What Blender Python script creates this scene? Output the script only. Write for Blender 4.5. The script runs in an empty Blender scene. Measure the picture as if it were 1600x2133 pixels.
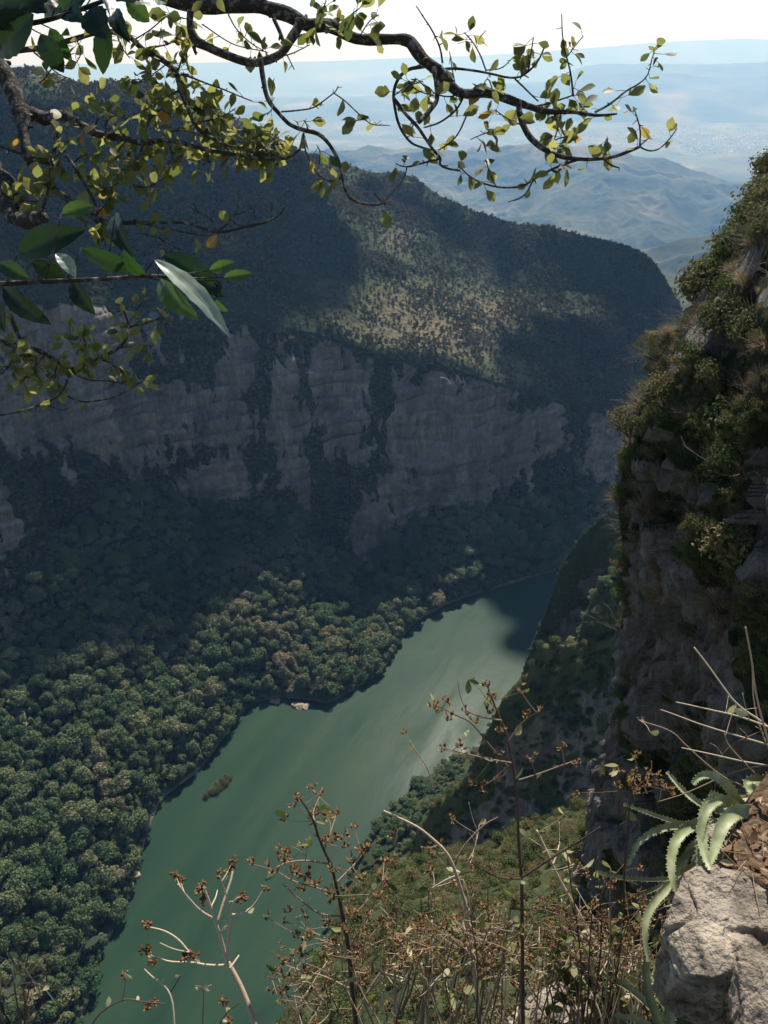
import bpy, math, random
import numpy as np
from mathutils import Vector, Matrix

random.seed(7)
RNG = np.random.default_rng(11)
S = bpy.context.scene
COL = S.collection
R = math.radians

# ------------------------------------------------------------ camera
PITCH = R(30.5)          # the camera looks down into the canyon
FPX = 1620.0             # focal length in pixels of a 1600 x 2133 frame
cam_d = bpy.data.cameras.new('camera')
cam_d.sensor_fit = 'VERTICAL'
cam_d.angle_y = 2 * math.atan(1066.5 / FPX)
cam_d.clip_start = 0.05
cam_d.clip_end = 200000
cam = bpy.data.objects.new('camera', cam_d)
COL.objects.link(cam)
cam.location = (0, 0, 0)
cam.rotation_euler = (math.pi / 2 - PITCH, 0, 0)
S.camera = cam

# ------------------------------------------------------------ sky, sun, exposure
SUN_EL, SUN_AZ = R(50), R(11)      # azimuth measured from +Y (ahead) towards +X (right)
SUN_DIR = Vector((math.cos(SUN_EL) * math.sin(SUN_AZ), math.cos(SUN_EL) * math.cos(SUN_AZ), math.sin(SUN_EL)))
W = bpy.data.worlds.new('World'); S.world = W; W.use_nodes = True
wn, wl = W.node_tree.nodes, W.node_tree.links
bg = wn['Background']
sky = wn.new('ShaderNodeTexSky'); sky.sky_type = 'NISHITA'; sky.sun_disc = False
sky.sun_elevation = SUN_EL; sky.sun_rotation = SUN_AZ
sky.air_density = 1.0; sky.dust_density = .2; sky.ozone_density = 1.2; sky.altitude = 1000
wl.new(sky.outputs[0], bg.inputs['Color']); bg.inputs['Strength'].default_value = 0.065
sd = bpy.data.lights.new('sun', 'SUN'); sd.energy = 4.6; sd.angle = R(0.5); sd.color = (1.0, 0.97, 0.93)
sun = bpy.data.objects.new('sun', sd); COL.objects.link(sun)
sun.rotation_euler = (-SUN_DIR).to_track_quat('-Z', 'Y').to_euler()
S.view_settings.view_transform = 'Standard'; S.view_settings.look = 'None'
S.view_settings.exposure = 0.8; S.view_settings.gamma = 1.0
cy = S.cycles
cy.max_bounces = 5; cy.diffuse_bounces = 2; cy.glossy_bounces = 2; cy.transmission_bounces = 3
cy.volume_bounces = 0; cy.transparent_max_bounces = 4
cy.use_denoising = True
cy.use_adaptive_sampling = True; cy.adaptive_threshold = 0.005
cy.caustics_reflective = False; cy.caustics_refractive = False

WATER_Z = -600.0

# ------------------------------------------------------------ picture rays -> places in the canyon
CT, ST = math.cos(PITCH), math.sin(PITCH)
def ray(px, py):
    u = (np.asarray(px, float) - 800.0) / FPX; v = (1066.5 - np.asarray(py, float)) / FPX
    return np.stack([u + 0 * v, CT + v * ST + 0 * u, -ST + v * CT + 0 * u], -1)
def at(px, py, Y):                # the place on that ray at forward distance Y
    r = ray(px, py); return r * (np.asarray(Y, float) / r[..., 1])[..., None]
def at_z(px, py, z):
    r = ray(px, py); return r * (np.asarray(z, float) / r[..., 2])[..., None]
def at_d(px, py, d):              # the place on that ray at depth d along the view axis (near things)
    return ray(px, py) * np.asarray(d, float)[..., None]

# ------------------------------------------------------------ noise
def _h(ix, iy, iz, seed):
    h = (ix.astype(np.int64) * 374761393 + iy.astype(np.int64) * 668265263 + iz.astype(np.int64) * 2147483647 + seed * 1274126177) & 0xFFFFFFFF
    h = ((h ^ (h >> 13)) * 1274126177) & 0xFFFFFFFF
    h = ((h ^ (h >> 16)) * 2246822519) & 0xFFFFFFFF
    return ((h ^ (h >> 15)) & 0xFFFFFF) / float(0xFFFFFF)
def vnoise(p, seed=0):
    p = np.asarray(p, float); f = np.floor(p); t = p - f; t = t * t * (3 - 2 * t); i = f.astype(np.int64)
    out = 0
    for dx in (0, 1):
        wx = t[:, 0] if dx else 1 - t[:, 0]
        for dy in (0, 1):
            wy = t[:, 1] if dy else 1 - t[:, 1]
            for dz in (0, 1):
                wz = t[:, 2] if dz else 1 - t[:, 2]
                out = out + wx * wy * wz * _h(i[:, 0] + dx, i[:, 1] + dy, i[:, 2] + dz, seed)
    return out * 2 - 1
def fbm(p, octaves=4, seed=0, gain=.5):
    a, s, tot = 1.0, 0, 0; q = np.asarray(p, float)
    for k in range(octaves):
        s = s + a * vnoise(q, seed + k * 17); tot += a; a *= gain; q = q * 2.03 + 11.3
    return s / tot
def ridged(p, octaves=4, seed=0):
    a, s, tot = 1.0, 0, 0; q = np.asarray(p, float)
    for k in range(octaves):
        s = s + a * (1 - np.abs(vnoise(q, seed + k * 31))); tot += a; a *= .5; q = q * 2.1 + 5.7
    return s / tot
def cells(x, y, seed=0):          # crown domes: distance to nearest jittered centre, and that cell's random
    fx, fy = np.floor(x), np.floor(y); best = np.full(x.shape, 9.0); idv = np.zeros(x.shape)
    z0 = np.zeros(x.shape, np.int64)
    for dx in (-1, 0, 1):
        for dy in (-1, 0, 1):
            ix, iy = (fx + dx).astype(np.int64), (fy + dy).astype(np.int64)
            cx = ix + .1 + .8 * _h(ix, iy, z0, seed + 1); cyy = iy + .1 + .8 * _h(ix, iy, z0, seed + 2)
            d = np.hypot(x - cx, y - cyy); m = d < best
            best = np.where(m, d, best); idv = np.where(m, _h(ix, iy, z0, seed + 3), idv)
    return best, idv
def smooth(a, b, x):
    t = np.clip((x - a) / (b - a), 0, 1); return t * t * (3 - 2 * t)

# ------------------------------------------------------------ objects
def tag(o, label=None, cat=None, group=None, kind=None):
    if label: o['label'] = label
    if cat: o['category'] = cat
    if group: o['group'] = group
    if kind: o['kind'] = kind
    return o
def mesh_arrays(name, V, Q, mat, attrs=None, smooth_shade=True, parent=None):
    V = np.asarray(V, np.float32).reshape(-1, 3); Q = np.asarray(Q, np.int32); k = Q.shape[1]
    me = bpy.data.meshes.new(name)
    me.vertices.add(len(V)); me.vertices.foreach_set('co', V.ravel())
    me.loops.add(Q.size); me.loops.foreach_set('vertex_index', Q.ravel())
    me.polygons.add(len(Q)); me.polygons.foreach_set('loop_start', np.arange(0, Q.size, k, dtype=np.int32))
    me.polygons.foreach_set('use_smooth', np.full(len(Q), smooth_shade, bool))
    me.update(calc_edges=True)
    for n, a in (attrs or {}).items():
        at_ = me.attributes.new(n, 'FLOAT', 'POINT'); at_.data.foreach_set('value', np.asarray(a, np.float32).ravel())
    me.materials.append(mat)
    o = bpy.data.objects.new(name, me); COL.objects.link(o)
    if parent: o.parent = parent
    return o
def grid_quads(nr, nc):
    i = np.arange(nr * nc).reshape(nr, nc)
    return np.stack([i[:-1, :-1], i[:-1, 1:], i[1:, 1:], i[1:, :-1]], -1).reshape(-1, 4)
def grid_normals(G):
    a = np.gradient(G, axis=0); b = np.gradient(G, axis=1)
    n = np.cross(b, a); n /= np.linalg.norm(n, axis=-1, keepdims=True) + 1e-9
    return n
def empty(name, loc=(0, 0, 0), rz=0):
    o = bpy.data.objects.new(name, None); COL.objects.link(o); o.location = loc; o.rotation_euler = (0, 0, rz)
    o.empty_display_size = .1; return o
def copy_tree(o, parent=None):
    c = o.copy(); COL.objects.link(c); c.parent = parent
    for ch in list(o.children): copy_tree(ch, c)
    return c

# ------------------------------------------------------------ materials
class NT:
    def __init__(self, name, rough=.9, spec=.15):
        self.m = bpy.data.materials.new(name); self.m.use_nodes = True
        self.t = self.m.node_tree; self.b = self.t.nodes['Principled BSDF']
        self.b.inputs['Roughness'].default_value = rough
        self.b.inputs['Specular IOR Level'].default_value = spec
    def n(self, typ, **kw):
        x = self.t.nodes.new('ShaderNode' + typ)
        for k, v in kw.items():
            if hasattr(x, k): setattr(x, k, v)
            else: x.inputs[k].default_value = v
        return x
    def l(self, a, b): self.t.links.new(a, b)
    def attr(self, name): return self.n('Attribute', attribute_name=name).outputs['Fac']
    def coord(self, scale=(1, 1, 1)):
        tc = self.n('TexCoord'); mp = self.n('Mapping'); mp.inputs['Scale'].default_value = scale
        self.l(tc.outputs['Object'], mp.inputs['Vector']); return mp.outputs[0]
    def noise(self, scale, detail=4, rough=.55, vec=None, dist=0):
        x = self.n('TexNoise'); x.inputs['Scale'].default_value = scale; x.inputs['Detail'].default_value = detail
        x.inputs['Roughness'].default_value = rough; x.inputs['Distortion'].default_value = dist
        if vec is not None: self.l(vec, x.inputs['Vector'])
        else: self.l(self.coord(), x.inputs['Vector'])
        return x.outputs['Fac']
    def ramp(self, fac, stops):
        r = self.n('ValToRGB'); e = r.color_ramp.elements
        while len(e) < len(stops): e.new(.5)
        for el, (p, c) in zip(e, stops):
            el.position = p; el.color = (*c, 1) if len(c) == 3 else c
        self.l(fac, r.inputs[0]); return r.outputs[0]
    def mix(self, fac, a, b, mode='MIX'):
        x = self.n('Mix', data_type='RGBA', blend_type=mode)
        for s, v in ((x.inputs[0], fac), (x.inputs[6], a), (x.inputs[7], b)):
            if isinstance(v, (int, float)): s.default_value = v
            elif isinstance(v, tuple): s.default_value = (*v, 1)
            else: self.l(v, s)
        return x.outputs[2]
    def math(self, op, a, b=0.0):
        x = self.n('Math', operation=op)
        for s, v in ((x.inputs[0], a), (x.inputs[1], b)):
            if isinstance(v, (int, float)): s.default_value = v
            else: self.l(v, s)
        return x.outputs[0]
    def base(self, c):
        if isinstance(c, tuple): self.b.inputs['Base Color'].default_value = (*c, 1)
        else: self.l(c, self.b.inputs['Base Color'])
    def bump(self, h, dist, strength=1.0):
        x = self.n('Bump'); x.inputs['Distance'].default_value = dist; x.inputs['Strength'].default_value = strength
        self.l(h, x.inputs['Height']); self.l(x.outputs[0], self.b.inputs['Normal'])
    def translucent(self, col, fac):
        tr = self.n('BsdfTranslucent'); ms = self.n('MixShader'); ms.inputs[0].default_value = fac
        if isinstance(col, tuple): tr.inputs[0].default_value = (*col, 1)
        else: self.l(col, tr.inputs[0])
        out = self.t.nodes['Material Output']
        self.l(self.b.outputs[0], ms.inputs[1]); self.l(tr.outputs[0], ms.inputs[2]); self.l(ms.outputs[0], out.inputs[0])

def terrain_mat(name, rock_a, rock_b, veg_a, veg_b, dry, scale, streak=(1, 1, .18), bump_d=1.0):
    m = NT(name, .95, .1)
    v = m.coord(streak)
    n1 = m.noise(scale, 6, .62, v); n2 = m.noise(scale * 5, 5, .6, v)
    rock = m.mix(m.ramp(n1, [(.35, (0, 0, 0)), (.65, (1, 1, 1))]), rock_a, rock_b)
    rock = m.mix(.55, rock, m.ramp(n2, [(.3, (.25, .25, .27)), (.62, (1, 1, 1))]), 'MULTIPLY')
    tone = m.attr('tone')
    veg = m.ramp(tone, [(0, veg_a), (.55, veg_b), (1, dry)])
    n3 = m.noise(scale * 9, 3)
    veg = m.mix(.5, veg, m.ramp(n3, [(.3, (.55, .55, .55)), (.7, (1.3, 1.3, 1.3))]), 'MULTIPLY')
    n4 = m.noise(scale * 16, 5, .65, v)
    rock = m.mix(.6, rock, m.ramp(n4, [(.34, (.35, .34, .34)), (.55, (1.1, 1.08, 1.05))]), 'MULTIPLY')
    m.base(m.mix(m.ramp(m.math('ADD', m.attr('veg'), m.math('MULTIPLY', m.math('SUBTRACT', n4, .5), .9)), [(.42, (0, 0, 0)), (.58, (1, 1, 1))]), rock, veg))
    m.bump(m.math('ADD', n2, m.math('MULTIPLY', n4, .5)), bump_d)
    return m.m
# ============================================================ THE SETTING: far canyon side
def lines_grid(px, feats, counts):
    """feats: feature lines (each an (n,3) array of places, one per column); rows interpolated between them"""
    rows, zone = [], []
    for i, c in enumerate(counts):
        for k in range(c):
            t = k / c; rows.append(feats[i] * (1 - t) + feats[i + 1] * t); zone.append(i + t)
    rows.append(feats[-1]); zone.append(len(counts))
    return np.stack(rows), np.array(zone)
def curve(px, pts, j):
    a = np.array(pts, float); v = np.interp(px, a[:, 0], a[:, j])
    k = 9; pad = np.concatenate([np.full(k, v[0]), v, np.full(k, v[-1])])
    return np.convolve(pad, np.ones(2 * k + 1) / (2 * k + 1), 'valid')

SHORE = [(-400, 3300), (-200, 2850), (0, 2450), (100, 2270), (170, 2140), (200, 2010), (262, 1890), (300, 1760), (330, 1668), (420, 1602), (470, 1530),
         (520, 1466), (580, 1452), (640, 1458), (690, 1466), (760, 1422), (806, 1396), (822, 1345), (872, 1290), (940, 1255), (1000, 1235), (1110, 1202), (1250, 1165), (1500, 1100)]
CBASE = [(-400, 1420, 560), (-100, 1310, 590), (0, 1255, 620), (40, 1225, 640), (110, 1130, 720), (250, 1015, 800), (400, 1045, 830), (480, 1060, 840), (600, 1050, 850),
         (680, 1120, 850), (760, 1185, 840), (850, 1090, 890), (1000, 1060, 930), (1110, 1040, 980), (1300, 1020, 1080), (1500, 1000, 1150)]
CTOP = [(-400, 600, 700), (0, 625, 760), (150, 622, 830), (300, 640, 890), (450, 655, 915), (560, 680, 925), (690, 700, 935), (720, 716, 935), (850, 752, 950), (1000, 786, 980),
        (1115, 824, 1010), (1200, 850, 1090), (1340, 868, 1180), (1500, 880, 1250)]
MID = [(-400, 350, 1000), (0, 400, 1050), (300, 440, 1080), (640, 500, 1150), (850, 560, 1200), (1000, 590, 1260), (1060, 600, 1300), (1250, 610, 1370), (1340, 645, 1380), (1392, 655, 1380), (1500, 740, 1380)]
RIDGE = [(-400, 120, 1500), (-100, 152, 1500), (30, 146, 1500), (70, 142, 1500), (120, 160, 1500), (200, 176, 1500), (300, 180, 1500), (380, 205, 1500), (450, 238, 1500), (560, 292, 1500), (640, 336, 1480), (730, 356, 1470),
         (850, 378, 1460), (950, 430, 1440), (1050, 470, 1430), (1150, 478, 1430), (1250, 502, 1425), (1340, 530, 1415), (1370, 560, 1405), (1388, 610, 1395), (1412, 660, 1390), (1500, 745, 1390)]
NC = 900
pxs = np.linspace(-400, 1500, NC)
shore = at_z(pxs, curve(pxs, SHORE, 1), np.full(NC, WATER_Z))
shore0 = shore * 1.0; shore0[:, 1] -= 25; shore0[:, 2] -= 14
feats = [shore0, shore] + [at(pxs, curve(pxs, L, 1), curve(pxs, L, 2)) for L in (CBASE, CTOP, MID, RIDGE)]
bk = feats[-1] + np.array([0, 260, -120]); bk2 = feats[-1].copy(); bk2[:, 1] += 900; bk2[:, 2] = -640
feats += [bk, bk2]
G, zone = lines_grid(pxs, feats, [4, 150, 260, 190, 170, 16, 10])
nr = len(zone); Z = np.repeat(zone[:, None], NC, 1)
PXG = np.repeat(pxs[None], nr, 0)
N = grid_normals(G); N[N[..., 1] > 0.2] *= 1
flip = N[:, :, 2].mean() < 0
if flip: N = -N
P0 = G.reshape(-1, 3); zf = Z.ravel(); Nf = N.reshape(-1, 3)
cliff = smooth(1.86, 2.02, zf) * (1 - smooth(2.93, 3.03, zf))
talus = smooth(1.0, 1.15, zf) * (1 - smooth(1.86, 2.02, zf))
upper = smooth(2.97, 3.06, zf)
amp = smooth(1.0, 1.12, zf)
vs = P0 * np.array([1, 1, .22])
flute = ridged(vs / 62, 5, 3) - .62
big = fbm(P0 / 170, 4, 21)
ledge = fbm(P0 * np.array([.012, .012, .07]), 3, 51)
gully = ridged(P0 * np.array([1 / 75, 1 / 160, 1 / 160]), 3, 77) - .6
far_gully = ridged(P0 * np.array([1 / 260, 1 / 420, 1 / 300]) + 3.1, 4, 5) - .62
dome, cid = cells(P0[:, 0] / 6.0 + .35 * vnoise(P0 / 7, 9), P0[:, 1] / 6.0 + .35 * vnoise(P0 / 7, 8), 4)
dome2, cid2 = cells(P0[:, 0] / 3.1, P0[:, 1] / 3.1, 14)
openk = smooth(-.25, .35, fbm(P0 / 55, 3, 92))
crown = (.25 + .75 * openk) * np.sqrt(np.clip(1 - (dome / .75) ** 2, 0, 1)) * (.35 + .9 * cid) * 4.2 + np.sqrt(np.clip(1 - (dome2 / .8) ** 2, 0, 1)) * 1.3
crown_cl = np.sqrt(np.clip(1 - dome2, 0, 1)) * 2.2
terr = P0[:, 2] / 17 + .9 * vnoise(P0 / 60, 55); terr = terr - np.floor(terr); joints, jidf = cells(P0[:, 0] / 15 + .4 * vnoise(P0 / 12, 56), P0[:, 2] / 34, 57)
disp = cliff * (flute * 40 + big * 26 + ledge * 9 + (smooth(0, .8, terr) - .5) * 5.0 + (jidf - .5) * 7 + fbm(vs / 9, 4, 81) * 5.0) \
     + talus * amp * (gully * 34 + big * 16 + crown * .6) + upper * (far_gully * 34 + big * 12 + crown)
edge_fade = np.where(zf > 4.99, .4, 1.0)
Pd = P0 + Nf * (disp * edge_fade)[:, None]
Pd[:, 2] += upper * (1 - smooth(4.99, 5.5, zf)) * crown * .4
# where the wall shows bare pale rock and where scrub clings to it
RK = [(130, 700, 190, 75, 1), (90, 850, 240, 95, 1.1), (300, 850, 150, 60, .8), (5, 1080, 26, 170, .6), (450, 1000, 80, 60, 1), (380, 870, 140, 75, .85), (500, 760, 45, 70, .9), (590, 850, 70, 90, .7), (700, 800, 60, 70, 1.1), (330, 960, 130, 50, .6),
      (620, 1000, 40, 70, .8), (730, 900, 60, 70, .8), (900, 900, 90, 120, 1.25), (1020, 900, 100, 110, 1.1), (840, 1030, 60, 60, 1), (780, 1110, 50, 60, 1), (1260, 930, 60, 60, .8), (1130, 880, 50, 60, .6), (960, 1010, 60, 50, .9), (1300, 880, 50, 30, .7)]
pxf = PXG.ravel()
PYG = 1066.5 - FPX * ((G[..., 1] * ST + G[..., 2] * CT) / (G[..., 1] * CT - G[..., 2] * ST)); pyf = PYG.ravel()
patch = np.zeros(len(zf))
for cx, cyy, rx, ry, a in RK:
    patch = np.maximum(patch, a * np.exp(-(((pxf - cx) / rx) ** 2 + ((pyf - cyy) / ry) ** 2) * .8))
band = smooth(2.28, 2.55, zf) * (1 - smooth(2.9, 3.0, zf)) * .30
patch = np.maximum(patch, band) + .12 * band
vn = fbm(vs / 30, 5, 33) * .62 + fbm(P0 / 14 * np.array([1, 1, .5]), 4, 34) * .5 + fbm(P0 * np.array([.008, .008, .05]), 3, 35) * .3 + fbm(P0 * np.array([.16, .16, .022]), 3, 36) * .55
rockm = np.clip(smooth(.33, .47, patch + vn * .82), 0, 1) * cliff
rockm = np.maximum(rockm, smooth(.16, .30, vn * .8 + .10) * smooth(1.38, 1.62, zf) * (1 - smooth(1.9, 2.1, zf)) * .9)
veg = 1 - rockm
slopeu = smooth(.46, .62, vnoise(P0 / 90, 61) * .5 + .5) * upper * .0
veg = np.clip(veg - slopeu, 0, 1); veg = np.where(zf < 1.035, np.clip(.2 + vnoise(P0 / 9, 93) * .8, 0, 1), veg)
sunlit_dry = np.zeros(len(zf))  # sunlit patches put into the tone as paler, drier ground
for cx, cyy, rx, ry, a in [(880, 690, 190, 90, .8), (1090, 770, 60, 60, .6), (830, 510, 40, 30, .8), (1010, 650, 120, 60, .6), (700, 640, 60, 60, .5), (120, 165, 140, 25, .5), (1080, 480, 120, 20, .45), (500, 260, 120, 25, .5)]:
    sunlit_dry = np.maximum(sunlit_dry, a * np.exp(-(((pxf - cx) / rx) ** 2 + ((pyf - cyy) / ry) ** 2)))
tone = np.clip(.22 + .22 * cid + .15 * fbm(P0 / 45, 3, 91) + upper * (sunlit_dry * .75 + .08) + .1 * (cid2 - .5), 0, 1)
M_far = terrain_mat('far_canyon_rock_and_scrub', (.34, .275, .22), (.16, .138, .118), (.011, .022, .011), (.042, .056, .024), (.16, .13, .075), .035)
o = mesh_arrays('canyon_wall', Pd, grid_quads(nr, NC)[:, ::-1] if flip else grid_quads(nr, NC), M_far, {'veg': veg, 'tone': tone})
tag(o, 'shaded limestone canyon wall across the river, below the scrub covered mountain slope', 'cliff', kind='structure')
far_G = Pd.reshape(nr, NC, 3)

# ============================================================ river
M = NT('green_river_water', .3, .02)
mr_ = M.n('Mapping'); mr_.inputs['Rotation'].default_value = (0, 0, R(29)); mp_ = M.n('Mapping'); mp_.inputs['Scale'].default_value = (2.4, .5, 1); tc_ = M.n('TexCoord'); M.l(tc_.outputs['Object'], mr_.inputs['Vector']); M.l(mr_.outputs[0], mp_.inputs['Vector']); STRK = mp_.outputs[0]
big_n = M.noise(.0085, 5, .62, STRK, .6)
col = M.ramp(big_n, [(.28, (.013, .033, .021)), (.46, (.019, .043, .026)), (.60, (.025, .049, .028)), (.76, (.042, .060, .031))])
M.base(col)
w1 = M.noise(.9, 3, .6, M.coord((1, .6, 1))); w2 = M.noise(.16, 3, .6)
wind = M.ramp(M.noise(.016, 4, .6, STRK, .4), [(.36, (.55, .55, .55)), (.68, (1, 1, 1))])
M.l(M.ramp(M.noise(.016, 4, .6, STRK, .4), [(.38, (.25, .25, .25)), (.66, (.42, .42, .42))]), M.b.inputs['Roughness'])
M.bump(M.math('MULTIPLY', M.math('ADD', w1, M.math('MULTIPLY', w2, 1.2)), wind), .085)
wv = [(-900, 60, 0), (900, 60, 0), (900, 1500, 0), (-900, 1500, 0)]
o = mesh_arrays('river_water', [(x, y, WATER_Z) for x, y, _ in wv], [[0, 1, 2, 3]], M.m)
tag(o, 'green river winding through the canyon floor', 'river', kind='structure')

# ============================================================ right side of the gorge
def right_sheet(name, label, crest, front, back, nu, nf, nb, mat, rock, seed, rough=1.0, vegtone=.3):
    """A ridge: crest = (px, py, Y) from the wall to the river; front / back = (dx, dy, dz) falls, toward the viewer and away"""
    a = np.array(crest, float)
    C0 = at(a[:, 0], a[:, 1], a[:, 2])
    L = np.concatenate([[0], np.cumsum(np.linalg.norm(np.diff(C0, axis=0), axis=1))])
    u = np.linspace(0, L[-1], nu)
    C = np.stack([np.interp(u, L, C0[:, k]) for k in range(3)], 1)
    fr, bkk = np.array(front, float), np.array(back, float)
    rows = []
    for k in range(nb, 0, -1):
        t = k / nb; rows.append(C + bkk * np.array([t, t ** .8, t]))
    for k in range(nf + 1):
        t = k / nf; rows.append(C + fr * np.array([t, t, t ** .9]))
    G = np.stack(rows); zone = np.concatenate([-np.arange(nb, 0, -1) / nb, np.arange(nf + 1) / nf])
    N = grid_normals(G)
    if N[nb + nf // 2, :, 1].mean() > 0: N = -N
    P = G.reshape(-1, 3); zz = np.repeat(zone, nu); s = np.linalg.norm(fr) / 100
    vs = P * np.array([1, 1, .35])
    sc = 14 * rough
    d = (ridged(vs / (sc * 1.6), 5, seed) - .6) * sc * .85 + fbm(P / (sc * 3), 3, seed + 3) * sc * .8 + fbm(vs / (sc * .22), 4, seed + 5) * sc * .2
    d *= .35 + .65 * smooth(0, .12, np.abs(zz))
    Pn = P + N.reshape(-1, 3) * d[:, None]
    nz = N.reshape(-1, 3)[:, 2]
    vn = fbm(P / (sc * 1.2), 4, seed + 9)
    top = 1 - smooth(.0, .10, np.abs(zz))
    veg = np.clip(smooth(-.15, .2, vn + (1 - rock) * 1.1 - .55 + top * .9), 0, 1)
    tone = np.clip(vegtone + .25 * vn + .2 * top, 0, 1)
    q = grid_quads(len(rows), nu)
    o = mesh_arrays(name, Pn, q, mat, {'veg': veg, 'tone': tone}); tag(o, label, 'cliff', kind='structure')
    return Pn.reshape(len(rows), nu, 3), nb

M_spur = terrain_mat('near_canyon_rock_and_scrub', (.22, .19, .165), (.10, .092, .086), (.018, .030, .012), (.055, .066, .028), (.17, .125, .065), .09, bump_d=.8)
sp1, nb1 = right_sheet('canyon_spur', 'tall rocky spur beyond the near cliff, its crest dropping to the river', [(1700, 860, 560), (1500, 935, 510), (1400, 985, 475), (1340, 1022, 450), (1270, 1062, 440), (1205, 1122, 430), (1170, 1180, 425), (1140, 1262, 420), (1115, 1335, 415),
     (1092, 1405, 410), (1060, 1480, 405), (1010, 1590, 400), (960, 1700, 395)], (70, -90, -330), (60, 90, -330), 260, 200, 30, M_spur, .62, 101)
sp2, nb2 = right_sheet('canyon_spur', 'scrubby green spur between the near cliff and the flat topped rock', [(1560, 1080, 350), (1400, 1130, 330), (1320, 1185, 312), (1262, 1222, 302), (1228, 1280, 295), (1208, 1345, 290), (1192, 1410, 286), (1180, 1490, 282), (1172, 1600, 278)],
     (60, -75, -190), (20, 60, -250), 200, 160, 20, M_spur, .45, 202, .8, .35)
sp3, nb3 = right_sheet('canyon_spur', 'flat topped rock spur with dry grass above the river bank', [(1330, 1300, 300), (1240, 1335, 285), (1188, 1343, 278), (1122, 1345, 272), (1104, 1400, 268), (1050, 1455, 262), (1010, 1540, 255), (985, 1600, 250), (958, 1640, 246),
     (905, 1680, 240), (868, 1740, 234), (850, 1800, 230), (838, 1880, 226), (820, 1980, 222)], (45, -55, -180), (30, 45, -260), 260, 180, 24, M_spur, .68, 303, .75, .4)

# near slope falling away below the viewpoint (rises towards the camera)
SIL = [(1420, 1640, 118), (1300, 1672, 116), (1240, 1690, 115), (1150, 1695, 118), (1080, 1715, 121), (1000, 1765, 124), (905, 1792, 124), (850, 1805, 121), (790, 1840, 116), (740, 1890, 108), (690, 1945, 100), (655, 2000, 92), (620, 2070, 84), (585, 2150, 76), (540, 2260, 66), (480, 2450, 50)]
a = np.array(SIL, float); C0 = at(a[:, 0], a[:, 1], a[:, 2])
L = np.concatenate([[0], np.cumsum(np.linalg.norm(np.diff(C0, axis=0), axis=1))]); NU = 300
u = np.linspace(0, L[-1], NU); C = np.stack([np.interp(u, L, C0[:, k]) for k in range(3)], 1)
near = np.stack([np.interp(u, [0, L[-1]], [26, 2]), np.full(NU, 14.0), np.interp(u, [0, L[-1]], [-34, -40])], 1)
rows = [C + np.array([-14, 22, -120]) * t for t in (1, .75, .5, .3, .15, .05)]
for k in range(201):
    t = k / 200; rows.append(C * (1 - t) + near * t)
Gs = np.stack(rows); Ns = grid_normals(Gs)
if Ns[100:, :, 2].mean() < 0: Ns = -Ns
Pf = Gs.reshape(-1, 3)
d = fbm(Pf / 22, 4, 401) * 5 + (ridged(Pf / 12, 4, 402) - .6) * 3.5 + fbm(Pf / 2.5, 3, 403) * .5
Pf2 = Pf + Ns.reshape(-1, 3) * d[:, None]
vn = fbm(Pf / 9, 4, 409)
slope_o = mesh_arrays('scrub_slope', Pf2, grid_quads(len(rows), NU), M_spur, {'veg': np.clip(.9 + vn * .5, 0, 1), 'tone': np.clip(.42 + .55 * vn, 0, 1)})
tag(slope_o, 'steep scrub slope dropping below the viewpoint', 'slope', kind='structure')
slope_G = Pf2.reshape(len(rows), NU, 3)[6:]

# river bank on the right
RB = [(1300, 1330), (1180, 1400), (1100, 1470), (1040, 1525), (985, 1572), (930, 1592), (880, 1622), (835, 1662), (785, 1712), (755, 1760), (720, 1850), (660, 1970), (600, 2140), (500, 2500)]
a = np.array(RB, float); t_ = np.linspace(0, 1, 160); k_ = np.linspace(0, 1, len(a))
bx, by = np.interp(t_, k_, a[:, 0]), np.interp(t_, k_, a[:, 1])
sh = at_z(bx, by, np.full(160, WATER_Z))
rows = [sh + np.array([-14, 8, -10]), sh] + [sh + np.array([170, -70, 120]) * t for t in np.linspace(.02, 1, 60)]
Gb = np.stack(rows); Pb = Gb.reshape(-1, 3)
Pb = Pb + np.array([0, 0, 1]) * (fbm(Pb / 30, 4, 501) * 7 * np.repeat(np.minimum(np.arange(62) / 8, 1), 160))[:, None]
o = mesh_arrays('river_bank', Pb, grid_quads(62, 160), M_spur, {'veg': np.ones(len(Pb)), 'tone': np.full(len(Pb), .3)})
tag(o, 'wooded river bank below the near cliff', 'bank', kind='structure')
bank_G = Pb.reshape(62, 160, 3)

# ============================================================ the near cliff on the right
EDGE = [(1700, 300, 60), (1650, 372, 59), (1580, 432, 58), (1562, 500, 57), (1512, 572, 56), (1458, 640, 55), (1418, 700, 54), (1384, 765, 53), (1378, 830, 52.5), (1355, 900, 52), (1334, 1000, 51), (1346, 1080, 50), (1330, 1200, 49),
        (1308, 1300, 48), (1290, 1400, 47), (1268, 1500, 46), (1248, 1600, 45), (1235, 1700, 44), (1225, 1800, 43), (1210, 1950, 42), (1190, 2200, 40)]
a = np.array(EDGE, float); NR = 860; yy = np.linspace(300, 2200, NR)
ex = np.interp(yy, a[:, 1], a[:, 0]); eY = np.interp(yy, a[:, 1], a[:, 2])
E = at(ex, yy, eY)
near_p = at(np.full(NR, 1900.0), yy, np.interp(yy, [300, 900, 2200], [24, 22, 17]))
near_p[:, 2] = E[:, 2]; FL = 39
NW = 640
tt = np.linspace(0, 1, NW)
cols = []
for t in np.linspace(1, 0, 40)[:-1]:                       # the far flank, turning away to the right
    cols.append(E + np.array([30 * t, 5 * math.sin(t * 1.6), -5 * t]))
for t in tt:
    bulge = math.sin(t * math.pi) * 2.5
    cols.append(E * (1 - t) + near_p * t + np.array([-bulge, bulge * .3, 0]))
Gc = np.stack(cols, 1); Nc = grid_normals(Gc)
if Nc[:, 200:, 0].mean() > 0: Nc = -Nc
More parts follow.
